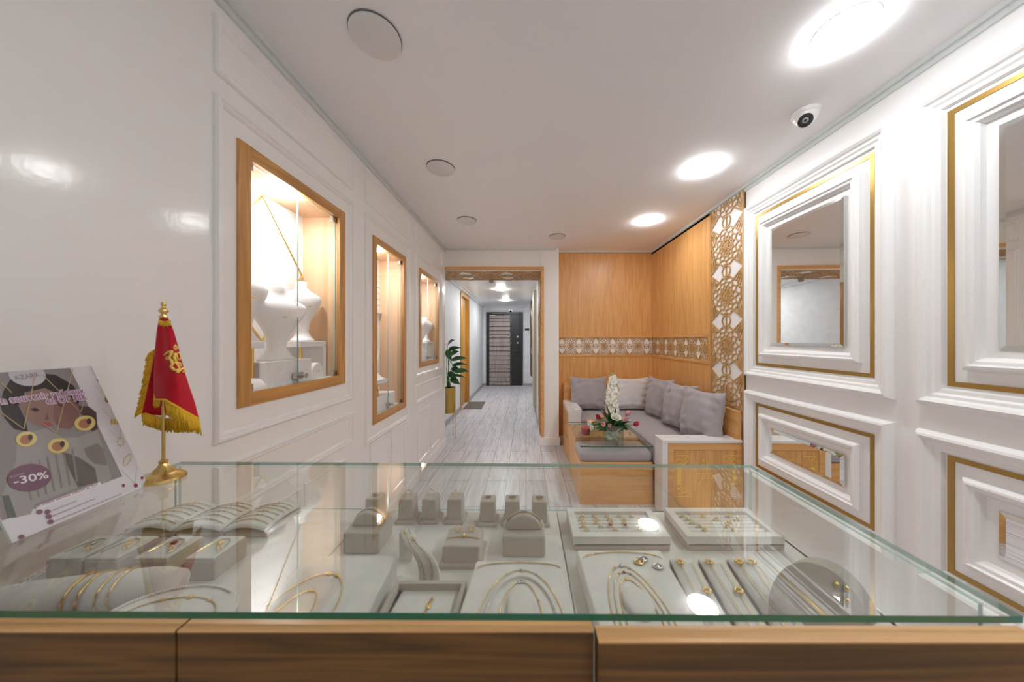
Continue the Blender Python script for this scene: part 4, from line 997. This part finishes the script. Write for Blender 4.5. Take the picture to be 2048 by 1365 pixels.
# ring trays
def ringtray(label,x0,x1,y0,y1,h,rings,gl,extra=None):
    t=thing('ring_tray',label,'ring tray',((x0+x1)/2,(y0+y1)/2,ZD))
    m=MB().box(x0,x1,y0,y1,ZD,ZD+h*.55); link('base',m,M_taupe,t,bevel=.003)
    rim=MB().ring(lambda a,b,h_:(a,b,ZD+h_),x0,x1,y0,y1,[(0,h*.4),(0,h),(.016,h),(.016,h*.5)]); link('rim',rim,M_suede,t)
    yy=y0+.016; n_=6; st_=(y1-y0-.032)/n_
    for i in range(n_):
        link('ring_roll',MB().tube([(x0+.016,yy+st_*(i+.5),ZD+h*.62),(x1-.016,yy+st_*(i+.5),ZD+h*.62)],st_*.46,10),M_suede,t,smooth=True,autosm=50)
    pr_=None
    for (fx,row,kd) in rings:
        x=x0+.02+(x1-x0-.04)*fx; y=yy+st_*(row+1.0); z=ZD+h*.75
        if pr_ is None:
            pr_=thing('gold_ring',gl,'ring',(x,y,z),gl+' group')
            link('band',MB().tube([(.0055*math.cos(a),0,.0055*math.sin(a)) for a in [2*math.pi*i/16 for i in range(16)]],.0009,6,closed=True),M_goldm,pr_,local=True,smooth=True)
            link('stone',MB().ball((0,0,.0062),.0026,n=8,m=5,sc_=(1.5,1,.8)),M_goldm,pr_,local=True,smooth=True); rr=pr_
        else: rr=dup(pr_,(x,y,z),gl)
        rr['group']=gl.replace('small gold ring','small gold rings')
        if kd=='r':
            rr['label']=gl.replace('small gold ring','gold ring with a dark red stone')+(', left one' if fx<.5 else ', right one'); 
            del rr['group']
            for ch in rr.children:
                if ch.name.startswith('stone'): ch.data=ch.data.copy(); ch.data.materials[0]=M_gem; ch.scale=(1.2,1.2,1.2)
        else:
            same=sorted(q[0] for q in rings if q[1]==row); o_=('first','second','third','fourth','fifth','sixth','seventh')[same.index(fx)]
            rr['label']='small gold ring in the '+('front','second','middle','fourth','back')[row]+' row of the '+('left' if 'left' in gl else 'right')+' ring tray, '+o_+' from the left'
random.seed(2)
R1=[(.06+.19*i+random.uniform(-.03,.03)+(.02 if r%2 else 0),r,'') for r in range(5) for i in range(5) if not (r==0 and i in (1,3)) and not (r==1 and i in (2,3))]
R1+=[(.42,1,'r'),(.62,1,'r')]
ringtray('cream ring tray with raised rim, left of the two ring trays',.1015,.309,.640,.750,.031,R1,'small gold ring slotted in the left ring tray')
R2=[(.07,4,''),(.36,4,''),(.72,4,''),(.10,3,''),(.50,3,''),(.80,3,''),(.12,2,''),(.17,1,''),(.62,2,''),(.20,0,''),(.55,1,''),(.58,0,'')]
ringtray('cream ring tray with raised rim, right of the two ring trays',.345,.553,.640,.750,.031,R2,'small gold ring slotted in the right ring tray')
# G panel with several necklaces
gpn,_=tray('necklace_tray','cream necklace panel in front of the left ring tray',[(.108,.400),(.262,.400),(.268,.600),(.100,.600)],.031)
z=ZD+.0325
neckform(.178,.475,.024,.030,ZD+.0305,gpn)
for (rx,ry,cy_,lb,gm,bd) in ((.045,.115,.44,'outermost of three nested gold necklaces on the panel before the ring tray',M_silver,.004),(.036,.10,.44,'middle of three nested gold necklaces on the panel before the ring tray',M_gem,.003),(.027,.085,.44,'innermost of three nested gold necklaces on the panel before the ring tray',M_goldm,.003)):
    pts=arch(.176,cy_,rx,ry,z,26,-.35,math.pi+.35); necklace(lb,pts,((13,bd),(11,bd*.6),(15,bd*.6)),gm=gm)
necklace('beaded gold chain along the back edge of the panel before the ring tray',arch(.185,.575,.075,.016,z,26),tuple((i,.0022) for i in (4,7,10,13,16,19,22)))
for (x,y,lb) in ((1286,1119,'silver oval brooch nearest the back edge of the necklace panel'),(1278,1125,'small gilded oval brooch beside the silver ones on the necklace panel'),(1316,1134,'silver oval brooch nearest the right edge of the necklace panel')):
    p=D(x,y,.417); o=link('brooch',MB().tube([(p.x+.008*math.cos(a),p.y+.006*math.sin(a),z+.001) for a in [2*math.pi*i/14 for i in range(14)]],.0018,6,closed=True).ball((p.x,p.y,z+.001),.004,n=8,m=5,sc_=(1.2,1,.5)),M_silver if 'silver oval' in lb else M_brass,smooth=True); tag(o,lb,'brooch')
# H curved ramps
def ramp(label,x0,x1,ys,yt,hs,sk=0.0):
    t=thing('necklace_ramp',label,'jewellery display',((x0+x1)/2,(ys+yt)/2,ZD))
    f=lambda u,v:(x0+(x1-x0)*u+sk*v,yt+(ys-yt)*v,ZD+.004+hs*(1-v)**1.6)
    m=MB().grid(f,3,16); o=link('ramp',m,M_suede,t,smooth=True); o.modifiers.new('s','SOLIDIFY').thickness=.004
    link('back_support',MB().box(x0,x1,yt,yt+.004,ZD,ZD+hs),M_taupe,t); return t,f
for (x0,x1,lb,k_) in ((.272,.318,'curved cream ramp with a cluster pendant, left of the three ramps',0),(.326,.372,'curved cream ramp with long gold chains, middle of the three ramps',1),(.380,.430,'curved cream ramp with two gold flower pendants, right of the three ramps',2)):
    t,f=ramp(lb,x0,x1,.42,.565,.034,.0)
    for j,uo in enumerate((.3,.72)):
        pts=[Vector(f(uo+.06*math.sin(v*2.5+j),.06+v*.9))+Vector((0,0,.0035)) for v in [i/14 for i in range(15)]]
        m=MB().tube(pts,.0007,5); link('fine_chain',m,M_brass,t)
        c0=pts[0] if (j==0 or k_==2) else pts[5]
        m=MB()
        for q in range(7): m.ball((c0.x+.006*math.cos(q),c0.y+.005*math.sin(q*1.0),c0.z+.001),.0026,n=6,m=5)
        link('pendant',m,M_goldm,t,smooth=True)
# I arched display
t=thing('arched_earring_display','half-round arch display, shadow side painted dark, with gold earrings at the right of the counter','jewellery display',(.47,.5,ZD))
acx,acy=.462,.500; aR=.080
arc=[(acx+aR*math.cos(a),aR*1.02*math.sin(a)) for a in [math.pi*i/28 for i in range(29)]]
m=MB().prism([(x,acy-.0*z_-.0,ZD+z_) for x,z_ in arc],(0,.006,0)); 
sl=.35
m=MB().prism([(x,acy+z_*sl-.03,ZD+z_) for x,z_ in arc],(0.028,.012,0)); link('half_disc',m,M_taupe,t,bevel=.002)  # plain taupe stands in for the disc's shadowed front
m=MB()
for (x,z_) in [(acx+.03,.055),(acx+.045,.05),(acx+.04,.035)]: m.ball((x+.010,acy+z_*sl-.034,ZD+z_),.004,n=8,m=6)
link('earring',m,M_goldm,t,smooth=True)
# J three chain trays at the back left
for i,(a,b,lb) in enumerate(((-.910,-.803,'arched chain tray in the far left corner of the counter'),(-.799,-.692,'arched chain tray, middle of the three at the back left'),(-.688,-.590,'arched chain tray, right of the three at the back left'))):
    t=thing('chain_tray',lb,'jewellery tray',((a+b)/2,.735,ZD))
    f=lambda u,v,a=a,b=b:(a+(b-a)*u,.68+.108*v,ZD+.008+.016*math.sin(math.pi*min(1,.25+.6*v))+.010*math.sin(math.pi*u))
    m=MB().grid(f,8,10); o=link('cushion',m,M_suede,t,smooth=True); s_=o.modifiers.new('s','SOLIDIFY'); s_.thickness=.005; s_.offset=-1
    link('base',MB().box(a,b,.684,.788,ZD,ZD+.010),M_taupe,t,bevel=.002)
    for j in range(6):
        v=.12+.14*j; pts=[Vector(f(u,v+.06*math.sin(math.pi*u)))+Vector((0,0,.0015)) for u in [.06+.88*q/8 for q in range(9)]]
        m=MB().tube(pts,.0008,5); m.ball(tuple(pts[4]),.0025,n=6,m=5); m.ball(tuple(pts[5]),.0018,n=6,m=5)
        link('bracelet_chain',m,M_brass,t,smooth=True)
# K four earring boxes
for i,(a,b,lb) in enumerate(((-.898,-.832,'cream pendant box at the left end of the box row'),(-.826,-.763,'cream pendant box, second from the left in the box row'),(-.738,-.671,'cream pendant box with a red stone, third in the box row'),(-.640,-.583,'cream pendant box at the right end of the box row'))):
    t=thing('pendant_box',lb,'jewellery box',((a+b)/2,.59,ZD))
    link('box',MB().box(a,b,.56,.628,ZD,ZD+.038),M_taupe,t,bevel=.003)
    link('cushion',MB().box(a+.002,b-.002,.562,.626,ZD+.038,ZD+.042),M_suede,t,bevel=.002)
    pts=arch((a+b)/2,.575,.02,.04,ZD+.0435,16); m=MB().tube(pts,.0008,5); link('fine_chain',m,M_brass,t)
    link('pendant',MB().ball(((a+b)/2,.60,ZD+.045),.005,n=8,m=6,sc_=(1,1.3,.6)),(M_silver,M_goldm,M_gem,M_goldm)[i],t,smooth=True)
    link('earring',MB().tube([( (a+b)/2+.014+.005*math.cos(q),.583,ZD+.047+.005*math.sin(q)) for q in [2*math.pi*w/12 for w in range(12)]],.001,5,closed=True),M_goldm,t,smooth=True)
# L bangle roll
t=thing('bangle_roll','padded cream roll carrying gold bangles at the left front of the counter','jewellery display',(-.71,.49,ZD))
r0,r1=Vector((-.86,.470,ZD+.030)),Vector((-.60,.520,ZD+.030))
link('roll',MB().tube([r0.lerp(r1,q/10) for q in range(11)],[.020,.026,.028,.028,.028,.028,.028,.028,.028,.026,.020],20),M_suede,t,smooth=True)
link('foot',MB().prism([(-.84,.455,ZD),(-.61,.50,ZD),(-.61,.53,ZD),(-.84,.49,ZD)],(0,0,.012)),M_suede,t)
dv=(r1-r0).normalized(); sd=Vector((-dv.y,dv.x,0))
for i,(f,lb) in enumerate(((.50,'gold bangle on the padded roll, left of four'),(.57,'gold bangle on the padded roll, second from the left'),(.66,'gold bangle on the padded roll, third from the left'),(.72,'gold bangle on the padded roll, right of four'))):
    c=r0.lerp(r1,f); pts=[c+(sd*math.cos(q)+Vector((0,0,1))*math.sin(q))*.0295 for q in [2*math.pi*w/28 for w in range(28)]]
    o=link('bangle',MB().tube(pts,.0016,8,closed=True),M_goldm,smooth=True); tag(o,lb,'bangle')
t=thing('bangle_roll','shorter cream roll with dark gold bangles in the front left corner of the counter','jewellery display',(-.70,.43,ZD))
r0,r1=Vector((-.78,.415,ZD+.022)),Vector((-.60,.435,ZD+.022)); link('roll',MB().tube([r0.lerp(r1,q/8) for q in range(9)],.021,18),M_suede,t,smooth=True)
for f,lb in ((.2,'dark gold bangle at the left of the shorter roll'),(.5,'dark gold bangle in the middle of the shorter roll'),(.78,'dark gold bangle at the right of the shorter roll')):
    c=r0.lerp(r1,f); pts=[c+(Vector((-.1,1,0)).normalized()*math.cos(q)+Vector((0,0,1))*math.sin(q))*.0228 for q in [2*math.pi*w/24 for w in range(24)]]
    o=link('bangle',MB().tube(pts,.0018,8,closed=True),M_brass,smooth=True); tag(o,lb,'bangle')
# M crescent board with pearls
t=thing('crescent_board','cream crescent board with a pearl strand at the left front of the counter','jewellery display',(-.52,.46,ZD))
ccx,ccy=-.535,.445
cr=[(ccx+.095*math.cos(a),ccy+.060*math.sin(a)) for a in [math.pi*1.08*i/24-.12 for i in range(25)]]
link('board',MB().prism([(x,y,ZD+.028) for x,y in cr],(0,0,.012)),M_suede,t,bevel=.003); link('foot',MB().box(ccx-.05,ccx+.05,ccy,ccy+.03,ZD,ZD+.028),M_taupe,t)
m=MB()
for i in range(52):
    a=3.1-2.2*i/51; m.ball((ccx+.088*math.cos(a),ccy+.054*math.sin(a),ZD+.042),.0021,n=6,m=5)
o=link('pearl_strand',m,M_pearl,smooth=True); tag(o,'pearl strand along the rim of the cream crescent board','necklace')
necklace('gold station necklace on the cream crescent board',arch(ccx,ccy-.005,.07,.038,ZD+.041,22),((11,.004),(7,.003),(15,.003)))

# ================================================================= FLAG
fx,fy=-.858,.71
fl_=thing('desk_flag','small red desk flag with gold fringe on a brass stand','flag',(fx,fy,ZT))
link('base',MB().lathe([(.036,.0005),(.0385,.002),(.037,.008),(.030,.014),(.022,.018),(.019,.020),(.016,.026),(.010,.032),(.007,.040),(.0085,.044),(.005,.048)],(fx,fy,ZT),40),M_brass,fl_,smooth=True,autosm=35)
link('pole',MB().cyl((fx,fy,ZT+.045),.0032,.345,14),M_brass,fl_,smooth=True,autosm=40)
zf=ZT+.385
link('finial',MB().lathe([(.003,0),(.007,.003),(.008,.007),(.004,.011),(.0055,.015),(.009,.020),(.0055,.026),(.003,.030),(.0045,.034),(.0048,.038),(.001,.043)],(fx,fy,zf-.006),20),M_brass,fl_,smooth=True)
def flp(x,y,dY=0): return P(x,y,fy+dY)
# silhouettes by rows: (y, left x, right x, front fold depth)
rowsF=[(640,319,338),(660,315,347),(700,311,357),(740,309,367),(775,308,378),(802,309,388)]
def interp(y,ix):
    for a,b in zip(rowsF,rowsF[1:]):
        if y<=b[0]: 
            f=(y-a[0])/(b[0]-a[0]); return a[ix]+(b[ix]-a[ix])*f
    return rowsF[-1][ix]
def cloth(u,v):
    yb=802+ (0 if u<.3 else (u-.3)/.7*38)   # lower hem rises to the left
    y=638+(yb-638)*v; yy=min(y,802)
    L=interp(yy,1); R=interp(yy,2)+(max(0,y-802))*.25
    x=L+(R-L)*u
    dY=-.030*math.sin(math.pi*u)*v-.012*v*math.cos(u*9.0)*math.sin(math.pi*min(1,v+.2))-.006
    return tuple(flp(x,y,dY))
m=MB().grid(cloth,24,24); o=link('cloth_front',m,M_red,fl_,smooth=True); o.modifiers.new('s','SOLIDIFY').thickness=.0012
def cloth2(u,v):
    y=650+v*(826-6*u+8*math.sin(math.pi*u)-650); L=318-34*v**1.2; R=330+50*v*v
    x=L+(R-L)*u; return tuple(flp(x,y,.012+.022*v*math.sin(math.pi*u)))
m=MB().grid(cloth2,14,20); o=link('cloth_back',m,M_red,fl_,smooth=True,); o.modifiers.new('s','SOLIDIFY').thickness=.0012
# fringe
random.seed(9)
def fringe(curve,n_,ln,dv=(0,1)):
    m=MB()
    for i in range(n_):
        t_=i/(n_-1); x,y,dd=curve(t_); L=ln*random.uniform(.8,1.1); jx=random.uniform(-1.2,1.2)
        a=flp(x,y,dd); b=flp(x+dv[0]*L*.55+jx*.5,y+dv[1]*L*.5,dd-.001+random.uniform(-.002,.002)); c=flp(x+dv[0]*L+jx,y+dv[1]*L,dd+random.uniform(-.003,.003))
        m.tube([a,b,c],.0014,4)
    return m
def c1(t):
    p=cloth(t,1.0); q=Vector(p); return (CX+q.x/q.y*F, CY-(q.z-CH)/q.y*F, q.y-fy-.001)
def c1b(t):
    return c1(t)
link('fringe',fringe(lambda t:c1(.28+t*.72),90,30,(.12,1)),M_fringe,fl_,smooth=True)
link('fringe',fringe(lambda t:(309+10*t,788-2*t,-.008),24,26,(0,1)),M_fringe,fl_,smooth=True)
link('fringe',fringe(lambda t:(309-16*t-8*t**2,700+125*t,.014),120,20,(-.75,.5)),M_fringe,fl_,smooth=True)
link('fringe',fringe(lambda t:(284+100*t,824+14*t**1.5+8*math.sin(math.pi*t),.016),120,26,(.08,1)),M_fringe,fl_,smooth=True)
link('fringe',fringe(lambda t:(318+22*t,640+3*math.sin(3*t),-.010),26,10,(.1,1)),M_fringe,fl_,smooth=True)
# band of gold tape along the hems
m=MB(); pts=[Vector(cloth(.02+.98*i/24,.985))+Vector((0,-.0015,0)) for i in range(25)]; m.tube(pts,.0025,6); link('hem_braid',m,M_fringe,fl_,smooth=True)
# emblem
m=MB()
def em(*pp,r=.0022):
    q=[flp(x,y,-.045) for x,y in pp]
    # project onto cloth depth
    out=[]
    for x,y in pp:
        v=(y-638)/(820-638); L=interp(min(y,802),1); R=interp(min(y,802),2); u=(x-L)/(R-L); c=Vector(cloth(u,v)); out.append(flp(x,y,c.y-fy-.0025))
    m.tube(out,r,5)
ez=lambda zx,zy:(240+zx/3.33,590+zy/3.33)
em(*[ez(*q) for q in ((300,400),(320,385),(345,375),(340,400),(330,420),(345,440),(350,460),(340,480),(360,500),(385,505),(380,520))],r=.003)
em(*[ez(*q) for q in ((320,410),(310,425),(330,430))],r=.0025); em(*[ez(*q) for q in ((345,455),(370,450),(385,470),(395,490),(380,500))],r=.0025)
em(*[ez(*q) for q in ((365,390),(362,420),(375,450),(400,460),(405,480))],r=.0028)
em(*[ez(*q) for q in ((385,520),(400,500),(420,490),(430,510),(415,515))],r=.0028); em(*[ez(*q) for q in ((350,480),(345,495),(355,490))],r=.0022)
em(*[ez(*q) for q in ((360,350),(370,335),(380,352),(368,368),(360,350))],r=.0018)
em(*[ez(*q) for q in ((375,395),(392,385),(403,410),(398,435),(382,430),(375,395))],r=.002)
link('emblem',m,M_emb,fl_,smooth=True)

# ================================================================= POSTER
B0=Vector((-.833,.4865,ZT+.001)); B1=Vector((-.856,.68,ZT+.001)); T1=Vector((-.97,.70,1.331))
U=B1-B0; V=T1-B1; NN=U.cross(V).normalized()
po=thing('promo_poster','white advertising poster leaning on the glass counter at left, with -30% in an oval','poster',tuple(B0))
def pray(zx,zy):
    px,py=zx/3.5935,720+zy/3.5935; d=Vector(((px-CX)/F,1,-(py-CY)/F)); o=Vector((0,0,CH)); tt=(B0-o).dot(NN)/d.dot(NN); q=o+d*tt-B0
    uu=U.normalized(); vv=(V-uu*V.dot(uu)).normalized(); return q.dot(uu),q.dot(vv)
uu=U.normalized(); vv=(V-uu*V.dot(uu)).normalized(); PW=U.length; PHt=V.length
PM=basis(B0,uu,vv,NN)
M_paper=mat('poster_paper',(.72,.71,.74),rough=.35)
link('board',MB().box(0,PW,0,PHt,-.004,0,M=PM),M_paper,po)
def pc(c,r=.4): return mat('print_ink',c,rough=r)
inks={}
def ink(c):
    if c not in inks: inks[c]=pc(c)
    return inks[c]
layer=[0]
def flat(name,poly,c,z,parent=po,label=None,raw=False):
    if not raw: poly=[pray(*p) for p in poly]
    poly=[(min(max(a,0.0005),PW-.0005),min(max(b,.0005),PHt-.0005)) for a,b in poly]
    m=MB().add([(a,b,z) for a,b in poly],[tuple(range(len(poly)))],0,PM); return link(name,m,ink(c),parent,recalc=False,label=label)
def ell(cx,cy,rx,ry,rot=0,n=28):
    return [(cx+rx*math.cos(a)*math.cos(rot)-ry*math.sin(a)*math.sin(rot),cy+rx*math.cos(a)*math.sin(rot)+ry*math.sin(a)*math.cos(rot)) for a in [2*math.pi*i/n for i in range(n)]]
z=.0003
# photo block (raw st coordinates from divider) 
dv_=pray(575,55)[0]; dvb=pray(880,1000)[0]; sdiv=(dv_+dvb)/2
ph=flat('photo_print',[(0,PHt*.135),(sdiv,PHt*.135),(sdiv,PHt*.995),(0,PHt*.995)],(.27,.25,.25),z,raw=True)
def fq(nm,pts,c,zz): return flat(nm,pts,c,zz,ph)
fq('dark_hair',[(20,230),(80,130),(230,90),(400,110),(520,180),(575,260),(560,330),(480,300),(350,270),(180,230),(130,330),(180,430),(200,520),(100,500),(30,420),(0,330)],(.035,.027,.028),.0005)
fq('woman_face',[(130,300),(200,230),(320,205),(400,240),(400,330),(380,400),(390,440),(340,480),(250,470),(190,420),(150,360)],(.30,.185,.155),.0006)
fq('child_face',[(380,250),(470,240),(540,290),(570,360),(560,440),(500,500),(420,490),(380,430),(385,330)],(.24,.13,.11),.0007)
fq('child_hair',[(560,330),(640,340),(690,380),(700,500),(660,520),(620,430),(570,380)],(.09,.06,.055),.0007)
fq('pale_sweater',[(120,600),(200,530),(330,490),(450,560),(560,560),(700,500),(740,640),(800,850),(780,880),(560,920),(250,1040),(220,1110),(90,1140),(0,1000),(110,740)],(.34,.325,.315),.0005)
fq('arm_shadow',[(440,660),(560,700),(680,780),(700,880),(560,920),(500,800)],(.13,.115,.105),.0006)
fq('sleeve_fold',[(600,640),(700,600),(740,640),(770,760),(680,750),(620,700)],(.22,.20,.19),.0006)
for i in range(7): fq('knit_rib',[(150+60*i,760-20*i),(162+60*i,755-20*i),(230+55*i,1010-22*i),(215+55*i,1015-22*i)],(.24,.22,.21),.0007)
fq('closed_eye',[(215,355),(250,345),(285,365),(250,375)],(.05,.03,.03),.0008); fq('closed_eye',[(410,320),(440,325),(450,335),(420,333)],(.05,.03,.03),.0009)
fq('smiling_mouth',[(300,455),(345,450),(385,470),(350,482),(310,475)],(.40,.09,.09),.0009)
fq('nose_shade',[(330,380),(352,430),(332,440),(318,430)],(.20,.11,.09),.0008)
fq('logo_disc',ell(192,110,135,80,.12),(.55,.54,.56),.0007)
# coins
for (cx_,cy_) in ((185,572),(415,620),(607,457)):
    c_=fq('photo_medallion',ell(cx_,cy_,76,54,-.12),(.72,.60,.22),.0010)
    fq('medallion_portrait',ell(cx_-4,cy_+4,44,34,-.2),(.42,.20,.12),.0012); fq('medallion_portrait',ell(cx_+28,cy_-12,18,22),(.08,.05,.05),.0013)
mg=MB()
def pl(a,b,wd=.0006,z_=.0014,M_=PM,mb_=None):
    a=Vector(pray(*a));b=Vector(pray(*b)); d=(b-a).normalized(); n_=Vector((-d.y,d.x))*wd
    for q in (a,b): q.x=min(max(q.x,.0006),PW-.0006); q.y=min(max(q.y,.0006),PHt-.0006)
    (mb_ or mg).add([(a.x-n_.x,a.y-n_.y,z_),(b.x-n_.x,b.y-n_.y,z_),(b.x+n_.x,b.y+n_.y,z_),(a.x+n_.x,a.y+n_.y,z_)],[(0,1,2,3)],0,M_)
for a,b in (((0,380),(165,500)),((165,500),(250,100)),((300,460),(400,530)),((400,530),(520,70)),((300,110),(575,380)),((575,380),(600,300)),((0,165),(80,240))): pl(a,b)
link('printed_chain',mg,ink((.55,.42,.22)),ph,recalc=False)
# strip jewels
for prs in (((650,45),(715,120),(730,40)),((680,190),(765,265),(785,185)),((725,350),(815,430),(845,330)),((785,505),(862,575),(890,490)),((870,790),(967,890),(985,760))):
    mg=MB(); pl(prs[0],prs[1],.0003,.0004); pl(prs[1],prs[2],.0003,.0004); link('printed_chain',mg,ink((.50,.40,.25)),po,recalc=False)
flat('printed_pendant',ell(720,140,28,22),(.10,.07,.06),.0005); flat('printed_pendant',ell(768,285,18,24),(.35,.22,.08),.0005); flat('printed_pendant',ell(775,298,10,10),(.28,.02,.04),.0006)
for dx_ in (-22,0,22): flat('printed_pendant',ell(822+dx_,445+abs(dx_)*.1,10,22),(.55,.42,.12),.0005)
for q in range(8): flat('printed_pendant',ell(865+24*math.cos(q*.785),590+30*math.sin(q*.785),7,9,n=8),(.60,.50,.28),.0005)
mg=MB()
for q in range(20):
    a0,a1=[2*math.pi*w/20 for w in (q,q+1)]; pl((912+26*math.cos(a0)-12*math.sin(a0),722+40*math.sin(a0)-12*math.cos(a0)),(912+26*math.cos(a1)-12*math.sin(a1),722+40*math.sin(a1)-12*math.cos(a1)),.0007,.0005)
link('printed_bracelet',mg,ink((.55,.42,.15)),po,recalc=False)
for (cx_,cy_,r) in ((975,905,15),(887,905,12),(1020,850,11)): flat('printed_pendant',ell(cx_,cy_,r,r),(.30,.02,.06),.0005)
# oval and texts
ov=flat('discount_oval',ell(205,850,160,98,-.12),(.185,.085,.135),.0012)
def ptext(s,zx,zy,zx2,zy2,size,c,z_,bold=.0,outline=None,name='printed_text'):
    a=Vector(pray(zx,zy)); b=Vector(pray(zx2,zy2)); d=(b-a); L=d.length; d.normalize(); n_=Vector((-d.y,d.x))
    m=MB(); text_into(m,s,1,Matrix.Identity(4),bold=bold,ext=0); w_=max(v[0] for v in m.v)
    sx=L/w_; Mx=PM@Matrix(((d.x*sx,n_.x*size,0,a.x),(d.y*sx,n_.y*size,0,a.y),(0,0,1,z_),(0,0,0,1)))
    if outline:
        m2=MB(); text_into(m2,s,1,Mx@Matrix.Translation((0,0,-.0003)),bold=.075,ext=0); link('text_outline',m2,ink(outline),po,recalc=False)
    m=MB(); text_into(m,s,1,Mx,bold=bold,ext=0); return link(name,m,ink(c),po,recalc=False)
ptext('n souvenir précieux',5,322,607,240,.0185,(.36,.13,.28),.0017,.02,(.95,.93,.95))
ptext('en Or 18K',332,322,628,287,.0185,(.36,.13,.28),.0017,.02,(.95,.93,.95))
ptext('-30%',92,905,345,850,.0185,(.88,.82,.88),.0016,.01); ptext('Remises',70,855,170,822,.006,(.55,.42,.50),.0016,.0)
ptext('AZARK',108,150,290,120,.013,(.22,.21,.22),.0010,.0)
bnd=flat('contact_band',[(255,1055),(720,880),(722,905),(262,1085)],(.80,.78,.80),.0010)
ptext('À votre service 24h/24 et 7j/7',262,1065,700,905,.0062,(.36,.12,.26),.0014,.01)
mg=MB(); random.seed(1)
for (x0_,y0_,x1_,y1_) in ((375,1085,550,1015),(375,1125,680,1000),(385,1165,870,965)):
    t_=0
    while t_<.97:
        L_=random.uniform(.02,.07); a=(x0_+(x1_-x0_)*t_,y0_+(y1_-y0_)*t_); b=(x0_+(x1_-x0_)*(t_+L_),y0_+(y1_-y0_)*(t_+L_)); pl(a,b,.0011,.0006,mb_=mg); t_+=L_+.012
link('contact_lines',mg,ink((.45,.35,.42)),po,recalc=False)
for (cx_,cy_) in ((338,1095),(347,1130),(360,1167),(280,1095),(150,1275)): flat('contact_icon',ell(cx_,cy_,22,17,n=16),(.24,.10,.17),.0013)
o=flat('poster_photo_edge',[(10,980),(60,975),(115,1130),(60,1140)],(.12,.14,.12),.0009,ph)

print('objects', len(bpy.data.objects))
